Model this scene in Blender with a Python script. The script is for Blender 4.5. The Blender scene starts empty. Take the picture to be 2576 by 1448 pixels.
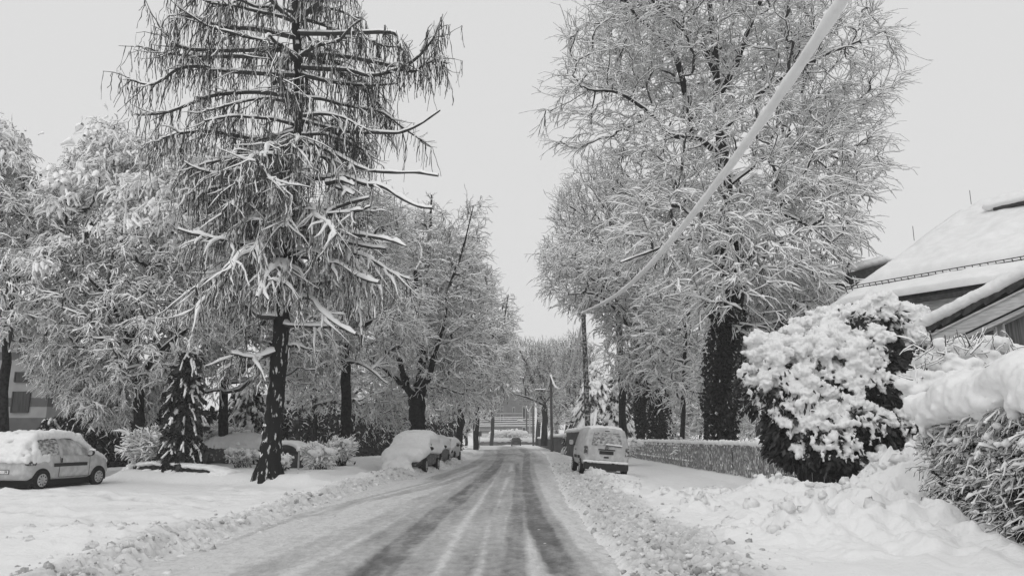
import bpy, bmesh, math, random
import numpy as np
from mathutils import Vector, Matrix
C = bpy.context.scene.collection
SC = bpy.context.scene
PI = math.pi
rng = np.random.default_rng(7)

# ------------------------------------------------------------------ camera
F = 1900.0; PITCH = math.atan(376/1900.0); CAMH = 1.55
cp, sp = math.cos(PITCH), math.sin(PITCH)
cam_d = bpy.data.cameras.new('camera'); cam = bpy.data.objects.new('camera', cam_d); C.objects.link(cam)
cam.location = (0, 0, CAMH); cam.rotation_euler = (PI/2 + PITCH, 0, 0)
cam_d.sensor_width = 36.0; cam_d.lens = 36.0*F/2575.0; cam_d.clip_end = 2000; cam_d.clip_start = 0.05
SC.camera = cam
SC.view_settings.view_transform = 'Standard'; SC.view_settings.look = 'None'
SC.view_settings.gamma = 1.0; SC.view_settings.exposure = 0.04
SC.render.engine = 'CYCLES'; SC.cycles.diffuse_bounces = 8; SC.cycles.max_bounces = 12; SC.cycles.volume_bounces = 2

def ray(u, v):                       # measured picture position (2575 wide) -> direction in the world
    x = (u-1287.5)/F; y = (724.0-v)/F
    return np.array([x, cp - y*sp, sp + y*cp])
def P(u, v, Y):                      # point in the world at distance Y up the street
    d = ray(u, v); return np.array([0, 0, CAMH]) + d*(Y/d[1])
def G(u, v, z=0.0):                  # point on the ground
    d = ray(u, v); return np.array([0, 0, CAMH]) + d*((z-CAMH)/d[2])
def PX(Y): return Y/F                # metres per picture unit at distance Y

# ------------------------------------------------------------------ world and light (overcast, snow light)
w = bpy.data.worlds.new('World'); SC.world = w; w.use_nodes = True
nt = w.node_tree; bg = nt.nodes['Background']
sky = nt.nodes.new('ShaderNodeTexSky'); sky.sky_type = 'NISHITA'; sky.sun_disc = False
SUN_EL, SUN_AZ = math.radians(48), math.radians(-155)     # azimuth from +Y towards +X
sky.sun_elevation = SUN_EL; sky.sun_rotation = SUN_AZ
sky.dust_density = 5.0; sky.air_density = 1.0
bw = nt.nodes.new('ShaderNodeRGBToBW')
mixw = nt.nodes.new('ShaderNodeMix'); mixw.data_type = 'FLOAT'
mixw.inputs[0].default_value = 0.90      # cloud cover: an even grey layer over the clear sky
mixw.inputs[3].default_value = 6.35
nt.links.new(sky.outputs[0], bw.inputs[0]); nt.links.new(bw.outputs[0], mixw.inputs[2])
nt.links.new(mixw.outputs[0], bg.inputs['Color']); bg.inputs['Strength'].default_value = 0.12
sd = bpy.data.lights.new('sun', 'SUN'); sd.energy = 0.65; sd.angle = math.radians(40); sd.color = (1, 1, 1)
so = bpy.data.objects.new('sun', sd); C.objects.link(so)
sdir = Vector((math.sin(SUN_AZ)*math.cos(SUN_EL), math.cos(SUN_AZ)*math.cos(SUN_EL), math.sin(SUN_EL)))
so.rotation_euler = sdir.to_track_quat('Z', 'Y').to_euler()

# ------------------------------------------------------------------ materials (a black-and-white place: greys only)
def mat(name, g=0.5, rough=0.7, spec=0.3, metal=0.0, var=0.0, vscale=6.0, bump=0.0, bscale=40.0, g2=None, lo=0.4, hi=0.6, detail=6.0, stretch=None):
    m = bpy.data.materials.new(name); m.use_nodes = True
    t = m.node_tree; b = t.nodes['Principled BSDF']
    b.inputs['Base Color'].default_value = (g, g, g, 1); b.inputs['Roughness'].default_value = rough
    b.inputs['Specular IOR Level'].default_value = spec; b.inputs['Metallic'].default_value = metal
    co = t.nodes.new('ShaderNodeTexCoord'); vec = co.outputs['Object']
    if stretch:
        mp = t.nodes.new('ShaderNodeMapping'); mp.inputs['Scale'].default_value = stretch
        t.links.new(vec, mp.inputs[0]); vec = mp.outputs[0]
    if g2 is not None or var > 0:
        n = t.nodes.new('ShaderNodeTexNoise'); n.inputs['Scale'].default_value = vscale; n.inputs['Detail'].default_value = detail
        t.links.new(vec, n.inputs['Vector'])
        r = t.nodes.new('ShaderNodeValToRGB'); e = r.color_ramp.elements
        e[0].position = lo; e[1].position = hi
        a = g if g2 is not None else g*(1-var); c = g2 if g2 is not None else min(1, g*(1+var))
        e[0].color = (a, a, a, 1); e[1].color = (c, c, c, 1)
        t.links.new(n.outputs[0], r.inputs[0]); t.links.new(r.outputs[0], b.inputs['Base Color'])
    if bump > 0:
        n2 = t.nodes.new('ShaderNodeTexNoise'); n2.inputs['Scale'].default_value = bscale; n2.inputs['Detail'].default_value = 5
        t.links.new(vec, n2.inputs['Vector'])
        bp = t.nodes.new('ShaderNodeBump'); bp.inputs['Strength'].default_value = bump; bp.inputs['Distance'].default_value = 0.03
        t.links.new(n2.outputs[0], bp.inputs['Height']); t.links.new(bp.outputs[0], b.inputs['Normal'])
    return m
M = {}
M['snow'] = mat('snow', 0.81, 0.85, 0.15, var=0.03, vscale=3, bump=0.35, bscale=14)
M['snow_twig'] = mat('snow_on_twigs', 0.94, 0.9, 0.1)
M['bark'] = mat('bark', 0.022, 0.9, 0.1, bump=0.8, bscale=18, var=0.5, vscale=9)
M['bark_snow'] = mat('bark_with_snow', 0.032, 0.9, 0.1, g2=0.7, lo=0.60, hi=0.66, vscale=7, bump=0.8, bscale=15, stretch=(1, 1, 0.6))
M['twig'] = mat('twig', 0.05, 0.9, 0.1)
M['needle'] = mat('evergreen', 0.045, 0.85, 0.15, var=0.5, vscale=4)
M['ivy'] = mat('ivy', 0.028, 0.6, 0.3, var=0.5, vscale=8)

# ------------------------------------------------------------------ mesh building
class MB:
    """collects numpy batches of faces and makes one mesh object"""
    def __init__(s): s.v = []; s.f4 = []; s.m4 = []; s.f3 = []; s.m3 = []; s.n = 0
    def add(s, verts, quads=None, qm=0, tris=None, tm=0):
        verts = np.asarray(verts, np.float32).reshape(-1, 3)
        if quads is not None and len(quads):
            q = np.asarray(quads, np.int64).reshape(-1, 4); s.f4.append(q + s.n)
            s.m4.append(np.broadcast_to(np.asarray(qm, np.int32), (len(q),)))
        if tris is not None and len(tris):
            t = np.asarray(tris, np.int64).reshape(-1, 3); s.f3.append(t + s.n)
            s.m3.append(np.broadcast_to(np.asarray(tm, np.int32), (len(t),)))
        s.v.append(verts); s.n += len(verts)
    def mesh(s, name, mats, smooth=True):
        me = bpy.data.meshes.new(name)
        if not s.v: return me
        V = np.concatenate(s.v)
        f4 = np.concatenate(s.f4) if s.f4 else np.zeros((0, 4), np.int64)
        f3 = np.concatenate(s.f3) if s.f3 else np.zeros((0, 3), np.int64)
        me.vertices.add(len(V)); me.vertices.foreach_set('co', V.ravel())
        L = np.concatenate([f4.ravel(), f3.ravel()]).astype(np.int32)
        me.loops.add(len(L)); me.loops.foreach_set('vertex_index', L)
        tot = np.concatenate([np.full(len(f4), 4), np.full(len(f3), 3)]).astype(np.int32)
        st = np.concatenate([[0], np.cumsum(tot)[:-1]]).astype(np.int32) if len(tot) else tot
        me.polygons.add(len(tot)); me.polygons.foreach_set('loop_start', st)
        mi = np.concatenate((s.m4 or [np.zeros(0, np.int32)]) + (s.m3 or [np.zeros(0, np.int32)])).astype(np.int32)
        for m in mats: me.materials.append(M[m] if isinstance(m, str) else m)
        me.polygons.foreach_set('material_index', mi)
        me.polygons.foreach_set('use_smooth', np.full(len(tot), smooth))
        me.update(calc_edges=True); me.validate()
        return me
    def obj(s, name, mats, parent=None, smooth=True):
        o = bpy.data.objects.new(name, s.mesh(name, mats, smooth)); C.objects.link(o)
        if parent is not None: o.parent = parent
        return o
    # ---- shapes
    def box(s, a, b, m=0, mtx=None):
        (x0, y0, z0), (x1, y1, z1) = a, b
        v = np.array([(x0,y0,z0),(x1,y0,z0),(x1,y1,z0),(x0,y1,z0),(x0,y0,z1),(x1,y0,z1),(x1,y1,z1),(x0,y1,z1)], float)
        if mtx is not None: v = v @ np.array(mtx.to_3x3()).T + np.array(mtx.translation)
        s.add(v, [(0,3,2,1),(4,5,6,7),(0,1,5,4),(1,2,6,5),(2,3,7,6),(3,0,4,7)], m)
    def bar(s, a, b, wx, wz, m=0):            # box along a-b
        a = np.asarray(a, float); b = np.asarray(b, float); t = b-a; t /= np.linalg.norm(t)
        up = np.array([0, 0, 1.0]) if abs(t[2]) < .9 else np.array([0, 1.0, 0])
        sd_ = np.cross(t, up); sd_ /= np.linalg.norm(sd_); up = np.cross(sd_, t)
        v = [p + sd_*i*wx/2 + up*j*wz/2 for p in (a, b) for i, j in ((-1,-1),(1,-1),(1,1),(-1,1))]
        s.add(v, [(0,1,2,3),(7,6,5,4),(0,4,5,1),(1,5,6,2),(2,6,7,3),(3,7,4,0)], m)
    def prism(s, pts, off, m=0):              # planar outline pushed by a vector
        pts = np.asarray(pts, float); n = len(pts); off = np.asarray(off, float)
        v = np.concatenate([pts, pts+off]); s.add(v, [(i, (i+1) % n, n+(i+1) % n, n+i) for i in range(n)], m)
        s.add(pts, None, 0, [(0, i, i+1) for i in range(1, n-1)], m)
        s.add(pts+off, None, 0, [(0, i+1, i) for i in range(1, n-1)], m)
    def tube(s, pts, r, m=0, k=10, cap=True):
        pts = np.asarray(pts, float); n = len(pts); r = np.broadcast_to(np.asarray(r, float), (n,))
        V, t = frame_rings(pts[None], k, 0.0, True)
        v = pts[:, None, :] + V[0]*r[:, None, None]
        s.add(v, ring_quads(1, n, k), m)
        if cap:
            for i, fl in ((0, 1), (n-1, 0)):
                idx = [(0, j+1, j) if fl else (0, j, j+1) for j in range(1, k-1)]
                s.add(v[i], None, 0, idx, m)
    def lathe(s, prof, c, m=0, k=24, axis='z'):
        a = np.arange(k)*2*PI/k; pr = np.asarray(prof, float); n = len(pr)
        x = pr[:, None, 0]*np.cos(a); y = pr[:, None, 0]*np.sin(a); z = np.repeat(pr[:, None, 1], k, 1)
        v = np.stack([x, y, z], -1) if axis == 'z' else (np.stack([z, x, y], -1) if axis == 'x' else np.stack([y, z, x], -1))
        s.add(v + np.asarray(c, float), ring_quads(1, n, k), m)
    def sphere(s, c, r, m=0, k=10, n=6):
        r = np.broadcast_to(np.asarray(r, float), (3,))
        th = np.linspace(0.02, PI-0.02, n+1); a = np.arange(k)*2*PI/k
        v = np.stack([np.sin(th)[:, None]*np.cos(a), np.sin(th)[:, None]*np.sin(a), np.repeat(-np.cos(th)[:, None], k, 1)], -1)
        s.add(v*r + np.asarray(c, float), ring_quads(1, n+1, k), m)

def ring_quads(N, n, k):
    base = (np.arange(N)*n*k)[:, None, None, None]; i = (np.arange(n-1)*k)[None, :, None, None]
    j = np.arange(k)[None, None, :]; j2 = (j+1) % k
    q = np.stack([j, j2, j2+k, j+k], -1)
    return (base + i + q[None]).reshape(-1, 4)
def frame_rings(Pn, k, phase=0.0, pt=False):
    """unit ring offsets around polylines Pn (N,n,3) -> (N,n,k,3) and tangents"""
    t = np.empty_like(Pn); t[:, 1:-1] = Pn[:, 2:]-Pn[:, :-2] if Pn.shape[1] > 2 else t[:, 1:-1]
    t[:, 0] = Pn[:, 1]-Pn[:, 0]; t[:, -1] = Pn[:, -1]-Pn[:, -2]
    t /= (np.linalg.norm(t, axis=-1, keepdims=True)+1e-9)
    sd_ = np.stack([t[..., 1], -t[..., 0], np.zeros_like(t[..., 0])], -1)
    ln = np.linalg.norm(sd_, axis=-1, keepdims=True)
    sh = sd_/(ln+1e-9); sd_ = np.empty_like(sh); x0 = np.array([1.0, 0, 0])
    for i in range(Pn.shape[1]):
        ti = t[:, i]
        if i == 0: pr = x0 - (ti @ x0)[:, None]*ti; pr = np.where(ln[:, 0] > .2, sh[:, 0], pr)
        else: pr = sd_[:, i-1] - (sd_[:, i-1]*ti).sum(1)[:, None]*ti
        wt_ = 0 if pt else sst(.08, .35, ln[:, i]); sd_[:, i] = pr*(1-wt_) + sh[:, i]*wt_ + 1e-6
        sd_[:, i] /= (np.linalg.norm(sd_[:, i], axis=-1, keepdims=True)+1e-9)
    up = np.cross(sd_, t); up /= (np.linalg.norm(up, axis=-1, keepdims=True)+1e-9)
    a = phase + np.arange(k)*2*PI/k
    V = sd_[..., None, :]*np.cos(a)[:, None] + up[..., None, :]*np.sin(a)[:, None]
    return V, t
def snow_tubes(mb, Pn, R, S, mb_bark=0, m_snow=1, k=5, steep=0.30, plaster=0.25, wid=1.0):
    """batch of polylines (N,n,3): bark below, a ridge of snow S thick lying on top of them"""
    Pn = np.asarray(Pn, np.float64); N, n, _ = Pn.shape
    if N == 0: return
    R = np.broadcast_to(R, (N, n)); S = np.broadcast_to(S, (N, n))
    V, t = frame_rings(Pn, 4, -PI/2, k in (12, 16))            # V[...,0]=down, 1=side, 2=up
    hor = np.sqrt(np.clip(1-t[..., 2]**2, 0, 1)); S = S*np.clip(hor*1.15, 0.12, 1)
    jit = 1 + 0.38*rng.standard_normal((N, n)); S = np.clip(S*jit, 0, None)
    if k <= 6:                                         # fine twigs: a thin dark line under an overhanging ridge
        sr, su = np.array([0, 1, 1, 0, -1, -1.]), np.array([-1, 0, .2, .8, .2, 0.])
        s_r, s_u = np.array([0, 0, .42, 0, -.42, 0.]), np.array([0, 0, .15, .9, .15, 0.]); snowy = np.array([0, 1, 1, 1, 1, 0], bool)
    else:
        a = -PI/2 + np.arange(k)*2*PI/k; sr, su = np.cos(a), np.sin(a)
        s_r = np.cos(a)*.42*(su > -.3); s_u = np.where(su > -.3, .15 + .75*np.clip(su, 0, 1), 0); snowy = np.sin(a+PI/k) > -.25
    K = len(sr)
    ws = R[..., None]*sr + S[..., None]*s_r*wid; wu = R[..., None]*su
    v = Pn[..., None, :] + V[..., 1:2, :]*ws[..., None] + V[..., 2:3, :]*wu[..., None]
    v[..., 2] += S[..., None]*s_u
    mid = (Pn[:, 1:]-Pn[:, :-1]); mid /= (np.linalg.norm(mid, axis=-1, keepdims=True)+1e-9)
    h2 = np.sqrt(np.clip(1-mid[..., 2]**2, 0, 1)); on = (h2 > steep) | (rng.random((N, n-1)) < plaster)
    on &= (S[:, 1:]+S[:, :-1]) > 0.004
    mi = np.where(on[..., None] & snowy, m_snow, mb_bark)
    mb.add(v, ring_quads(N, n, K), mi.ravel())

# ------------------------------------------------------------------ noise
def vnoise(x, y, seed=0):
    x = np.asarray(x, float); y = np.asarray(y, float)
    xi = np.floor(x).astype(np.int64); yi = np.floor(y).astype(np.int64); xf = x-xi; yf = y-yi
    def h(a, b):
        n = (a*374761393 + b*668265263 + seed*974634721) & 0xffffffff
        n = ((n ^ (n >> 13))*1274126177) & 0xffffffff
        return ((n ^ (n >> 16)) & 0xffff)/65535.0
    u = xf*xf*(3-2*xf); v = yf*yf*(3-2*yf)
    return (h(xi, yi)*(1-u)+h(xi+1, yi)*u)*(1-v) + (h(xi, yi+1)*(1-u)+h(xi+1, yi+1)*u)*v
def fbm(x, y, seed=0, o=4):
    s = 0; a = 0.5
    for i in range(o):
        s = s + a*(vnoise(x, y, seed+i)-0.5); x = x*2.03+11.3; y = y*2.03+5.7; a *= 0.5
    return s
def sst(a, b, x):
    t = np.clip((x-a)/(b-a), 0, 1); return t*t*(3-2*t)

# ------------------------------------------------------------------ naming
def tag(o, label=None, cat=None, group=None, kind=None):
    if label: o['label'] = label
    if cat: o['category'] = cat
    if group: o['group'] = group
    if kind: o['kind'] = kind
    return o
def thing(name, label, cat, loc=(0, 0, 0), rz=0.0, group=None):
    o = bpy.data.objects.new(name, None); C.objects.link(o); o.empty_display_size = 0.3
    o.location = tuple(float(c) for c in loc); o.rotation_euler = (0, 0, rz)
    return tag(o, label, cat, group)
def copy_tree(o, parent=None):
    c = o.copy(); C.objects.link(c)
    if parent is not None: c.parent = parent
    for ch in [x for x in bpy.data.objects if x.parent == o]: copy_tree(ch, c)
    return c
# ------------------------------------------------------------------ ground and road
RE = ([0, 9, 16, 31, 50, 68, 102, 125, 150], [1.2, 1.15, 1.2, 1.6, 2.3, 2.9, 3.5, 2.0, -3.0])
LE = ([0, 9, 25, 38, 68, 102, 125, 150], [-4.5, -4.5, -4.4, -3.2, -3.2, -4.4, -7.0, -14.0])
def re_(y): return np.interp(y, *RE)
def le_(y): return np.interp(y, *LE)
def gauss(x, y, cx, cy, sx, sy): return np.exp(-((x-cx)/sx)**2 - ((y-cy)/sy)**2)
def clods(x, y, seed, sc):
    n = 1-np.abs(2*vnoise(x*sc, y*sc, seed)-1); m = 1-np.abs(2*vnoise(x*sc*2.1+3, y*sc*2.1+9, seed+3)-1)
    return 0.65*n + 0.35*m
def ground_parts(x, y):
    wob = 0.5*fbm(x*0.5, y*0.35, 3, 3)
    dr = x - re_(y) + wob; dl = le_(y) - x + 1.3*wob
    near = 1 - sst(40, 80, y)
    # right: rough slush shoulder, then a soft bank and a trodden pavement
    sl_r = sst(0.0, 0.35, dr)*(1-sst(1.2, 1.9, dr)); bank_r = sst(0.9, 2.0, dr)
    h = -0.06 + 0.06*sst(-0.1, 0.2, dr)
    cl = clods(x, y, 11, 5.0)*0.5 + clods(x, y, 21, 10.5)*0.5
    h = h + sl_r*(0.03 + 0.30*np.clip(cl-0.40, 0, 1)*near) + bank_r*0.16
    soft = fbm(x*0.8, y*0.6, 5, 4); lump = fbm(x*2.2, y*1.6, 8, 4)
    h = h + bank_r*(0.07*soft + 0.075*lump*near + .05*(clods(x, y, 61, 2.6)-.5)*near)
    # piles left by the plough on the right
    pr = 0.42*gauss(x, y, 5.9, 17.3, 1.1, 0.9) + 0.22*gauss(x, y, 4.2, 18.2, 1.0, 0.8) + 0.20*gauss(x, y, 7.2, 18.4, 1.2, 1.0)
    pr = pr + 0.30*gauss(x, y, 5.0, 12.6, 1.1, 1.0) + 0.25*gauss(x, y, 4.0, 11.0, 1.2, 0.8) + 0.32*gauss(x, y, 6.6, 14.4, 1.0, 1.2)
    pr = pr + 0.22*gauss(x, y, 2.9, 22.5, 0.7, 2.4) + 0.2*gauss(x, y, 3.2, 28.0, 0.8, 1.1) + 0.20*gauss(x, y, 3.9, 15.2, 1.0, 0.5)
    pr = pr + 0.55*gauss(x, y, 7.4, 13.6, 0.8, 1.6) + 0.8*gauss(x, y, 9.0, 17.6, 1.0, 1.9)
    pr = pr + 0.16*gauss(x, y, 5.6, 10.4, 0.9, 1.6) + 0.18*sst(2.5, 6.0, x)*(1-sst(13, 17, y))
    h = h + pr*(1 + 1.4*lump + 1.3*fbm(x*4.5, y*3.5, 15, 4) + .35*(clods(x, y, 62, 3.2)-.5)) - .26*gauss(x, y, 6.3, 9.2, .7, 1.9)
    path = sst(4.2, 5.0, x)*(1-sst(7.6, 8.2, x))*sst(19, 21, y)
    h = h - path*0.17
    # left: plough berm, side road, mound
    b1 = sst(0.0, 0.5, dl)*(1-sst(1.0, 2.4, dl)); cs = sst(-0.5, 0.2, dl)*(1-sst(0.5, 1.1, dl))
    bh = np.interp(y, [8, 11, 15, 22, 29, 40, 60], [0.06, 0.08, 0.12, 0.17, 0.26, 0.20, 0.15])
    h = h + 0.06*sst(-0.1, 0.2, dl) + b1*bh*(.1+1.6*vnoise(x*.5, y*.5, 66)+1.2*lump+.5*fbm(x*4.5, y*3.5, 67, 3)) + cs*0.30*np.clip(cl-0.42, 0, 1)*near
    side = sst(1.6, 2.4, dl)
    h = h + side*(0.06*fbm(x*0.7, y*0.5, 31, 4) + 0.05*lump*near + .035*np.sin((y-.12*x)*7.5+3*fbm(x*.5, y*.5, 33, 2))*sst(14, 16, y)*(1-sst(21, 23, y))*vnoise(x*.25, y*1.7, 34) + .07*(clods(x, y, 63, 2.2)-.5)*near*vnoise(x*.5, y*.5, 64) + .05*fbm(x*4, y*3, 65, 3)*near)
    h = h + 0.24*gauss(x, y, -6.4, 11.0, 1.1, 1.3)*(1+lump) + 0.22*gauss(x, y, -10.5, 19.5, 2.0, 1.0)*(1+lump)
    h = h + 0.16*gauss(x, y, -13.0, 21.2, 3.0, 0.6)*(1+1.5*lump) + .17*gauss(x, y, -8.2, 12.4, 2.0, .9)*(1+1.6*lump) + .13*gauss(x, y, -9.5, 15.6, 2.4, .5)*(1+1.6*lump) + .10*gauss(x, y, -8.0, 22.6, 2.0, .7)*(1+1.6*lump)
    xm = np.where(x < -5.6, x, -5.6)
    mound = sst(25.9, 26.9, y + 0.42*(x+10))*sst(5.6, 6.8, -x+0.0*y)*(1-sst(36, 44, y))*(1-sst(14.2, 15.6, -x))
    h = h + mound*(0.36 + 0.05*soft)
    far_l = sst(-4.8, -5.8, x)*sst(32, 40, y); h = h + far_l*0.15
    # the country rises slowly far away
    h = h + 1.6*sst(165, 185, y) + 0.6*sst(185, 260, y)
    for a0, b0, x1 in ((15.2, .06, -6.2), (16.9, .05, -6.0), (18.6, .10, -6.6), (19.9, .09, -6.8)):   # ruts of cars that turned into the side road
        rt = np.exp(-((y-(a0-b0*(x+6)-.25*np.clip(x+9, 0, 9)**2+.15*fbm(x*.4, y*0, 71, 2)))/.14)**2)*sst(x1+.8, x1-.6, x); h = h - .045*rt; cs = np.maximum(cs, .55*rt)
    slush = np.clip(.40*side*np.clip(fbm(x*.35, y*2.2, 35, 4)+.3*fbm(x*2, y*4, 36, 3), 0, 1)*sst(13, 15, y)*(1-sst(22, 25, y))*2 + sl_r*(0.35+0.9*(1-cl)) + cs*(0.2+0.8*(1-cl)), 0, 1)*(0.5+0.5*near)
    return h, slush, dr, dl
def ground_h(x, y):
    return float(ground_parts(np.array([float(x)]), np.array([float(y)]))[0][0])
def grid_obj(name, xs, ys, hf, attrs, material, kind='structure'):
    X, Y = np.meshgrid(xs, ys); H, A = hf(X, Y)
    nx, ny = len(xs), len(ys)
    i = (np.arange(ny-1)*nx)[:, None] + np.arange(nx-1)[None, :]
    q = np.stack([i, i+1, i+nx+1, i+nx], -1).reshape(-1, 4)
    mb = MB(); mb.add(np.stack([X, Y, H], -1), q, 0); o = mb.obj(name, [material])
    for k, a in zip(attrs, A):
        at = o.data.attributes.new(k, 'FLOAT', 'POINT'); at.data.foreach_set('value', a.ravel().astype(np.float32))
    o['kind'] = kind; return o
def vrows(v0, v1, n):                # ground rows evenly spread as seen from eye height
    v = np.linspace(v0, v1, n); ang = np.arctan((v-724)/F)-PITCH
    return CAMH/np.tan(ang)
def m_ground():
    m = bpy.data.materials.new('ground_snow'); m.use_nodes = True; t = m.node_tree; b = t.nodes['Principled BSDF']
    b.inputs['Roughness'].default_value = 0.85; b.inputs['Specular IOR Level'].default_value = 0.15
    at = t.nodes.new('ShaderNodeAttribute'); at.attribute_name = 'slush'
    co = t.nodes.new('ShaderNodeTexCoord')
    n = t.nodes.new('ShaderNodeTexNoise'); n.inputs['Scale'].default_value = 7; n.inputs['Detail'].default_value = 6
    t.links.new(co.outputs['Object'], n.inputs['Vector'])
    mu = t.nodes.new('ShaderNodeMath'); mu.operation = 'MULTIPLY'
    t.links.new(at.outputs['Fac'], mu.inputs[0]); t.links.new(n.outputs[0], mu.inputs[1])
    r = t.nodes.new('ShaderNodeValToRGB'); e = r.color_ramp.elements
    e[0].position = 0.02; e[0].color = (0.80, 0.80, 0.80, 1); e[1].position = 0.5; e[1].color = (0.40, 0.40, 0.40, 1)
    t.links.new(mu.outputs[0], r.inputs[0]); t.links.new(r.outputs[0], b.inputs['Base Color'])
    n2 = t.nodes.new('ShaderNodeTexNoise'); n2.inputs['Scale'].default_value = 9; n2.inputs['Detail'].default_value = 8; n2.inputs['Roughness'].default_value = 0.6
    t.links.new(co.outputs['Object'], n2.inputs['Vector'])
    bp = t.nodes.new('ShaderNodeBump'); bp.inputs['Strength'].default_value = 0.55; bp.inputs['Distance'].default_value = 0.05
    t.links.new(n2.outputs[0], bp.inputs['Height']); t.links.new(bp.outputs[0], b.inputs['Normal'])
    return m
M['ground'] = m_ground()
ysg = np.unique(np.concatenate([np.linspace(-60, 5, 20), np.linspace(5.5, 8.6, 8), vrows(1448+10, 1112, 620), np.linspace(240, 330, 6)]))
xsg = np.unique(np.concatenate([np.linspace(-255, -60, 8), np.linspace(-60, -17, 30), np.arange(-17, -8, 0.10), np.arange(-8, -3, 0.05), np.arange(-3, 1, 0.3),
                                np.arange(1, 4.6, 0.035), np.arange(4.6, 11, 0.07), np.linspace(11, 40, 30), np.linspace(44, 255, 8)]))
def hf_g(X, Y):
    h, s, dr, dl = ground_parts(X, Y)
    inside = np.minimum(-dr, -dl); h = h - 0.10*sst(0.25, 0.8, inside)
    return h, [s]
grid_obj('ground', xsg, ysg, hf_g, ['slush'], M['ground'])

# wheel tracks: x position along the street, half width, darkness
TR = [([(9, -1.62), (16, -1.5), (22, -1.3), (31, -1.05), (44, -0.86), (68, -0.9), (100, -1.6)], 0.30, 1.0),
      ([(9, -1.15), (16, -1.1), (22, -0.95), (31, -0.8), (44, -0.7)], 0.22, 0.55),
      ([(9, -0.62), (16, -0.58), (22, -0.5), (31, -0.4), (50, -0.2)], 0.20, 0.50),
      ([(9, 0.02), (16, 0.10), (22, 0.20), (34, 0.30), (50, 0.3)], 0.18, 0.82),
      ([(9, -0.2), (14, -0.25), (20, -0.12), (30, 0.1), (50, 0.3)], 0.15, 0.45),
      ([(9, 0.64), (12.5, 0.52), (16, 0.46), (22, 0.50), (34, 0.62), (50, 0.95), (76, 1.5), (110, 1.2)], 0.23, 1.05),
      ([(9, 0.86), (16, 0.72), (22, 0.72), (34, 0.9), (50, 1.3)], 0.14, 0.5),
      ([(9, -2.15), (16, -1.85), (22, -1.6), (31, -1.25), (44, -1.1)], 0.26, 0.50),
      ([(9, -2.9), (16, -2.4), (22, -2.0), (31, -1.5), (44, -1.2)], 0.30, 0.30),
      ([(18, -3.8), (24, -2.6), (31, -1.8), (44, -1.4), (60, -1.0)], 0.20, 0.45),
      ([(14, -4.2), (20, -3.4), (26, -2.7), (34, -2.2)], 0.10, 0.35), ([(16, -4.2), (22, -3.5), (29, -2.7), (36, -2.0)], 0.10, 0.35),
      ([(20, -2.4), (31, -0.2), (44, 0.6), (60, 1.2)], 0.16, 0.45),
      ([(22, -0.6), (25, 0.5), (28, 1.3)], 0.10, 0.30),
      ([(30, -2.9), (44, -2.2), (68, -2.0), (100, -3.0)], 0.35, 0.6)]
def hf_road(X, Y):
    wet = np.zeros_like(X)
    wig = 0.10*fbm(X*0.3, Y*0.22, 44, 3)
    edge = 0.12*fbm(X*4, Y*.30, 45, 4) + .05*fbm(X*14, Y*5, 46, 3)
    for pts, hw, dk in TR:
        yy, xx = zip(*pts); xc = np.interp(Y, yy, xx) + wig
        ends = sst(yy[0]-4, yy[0]+0.5, Y)*(1-sst(yy[-1]-6, yy[-1]+3, Y)) if yy[0] > 10 else (1-sst(yy[-1]-6, yy[-1]+3, Y))
        grow = 1 + 0.8*sst(35, 90, Y)
        d = np.abs(X-xc)+edge
        wet = np.maximum(wet, 0.92*dk*ends*(1-sst(hw*0.60*grow, hw*1.25*grow, d)))
    far = sst(30, 62, Y)*(1-sst(1.6, 2.7, np.abs(X-0.2)+1.6*edge))
    wet = np.maximum(wet, 0.80*far*(0.8+0.9*fbm(X*0.9, Y*0.25, 51, 3)))
    cover = .65*fbm(X*5, Y*0.22, 47, 4) + .5*fbm(X*3, Y*1.1, 48, 5); wet = np.clip(wet*(0.66+0.9*cover) + 0.07*(1-sst(1.9, 3.0, np.abs(X+.6))) + 0.30*cover, 0, 1)
    lum = fbm(X*7, Y*5, 49, 3)
    h = 0.012 + 0.030*(1-wet) + 0.030*lum*(1-0.6*wet)+0.012*fbm(X*16, Y*9, 52, 3) + 0.01*fbm(X*1.2, Y*0.7, 50, 3)
    h = h + 0.0*X
    return h, [wet]
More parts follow.
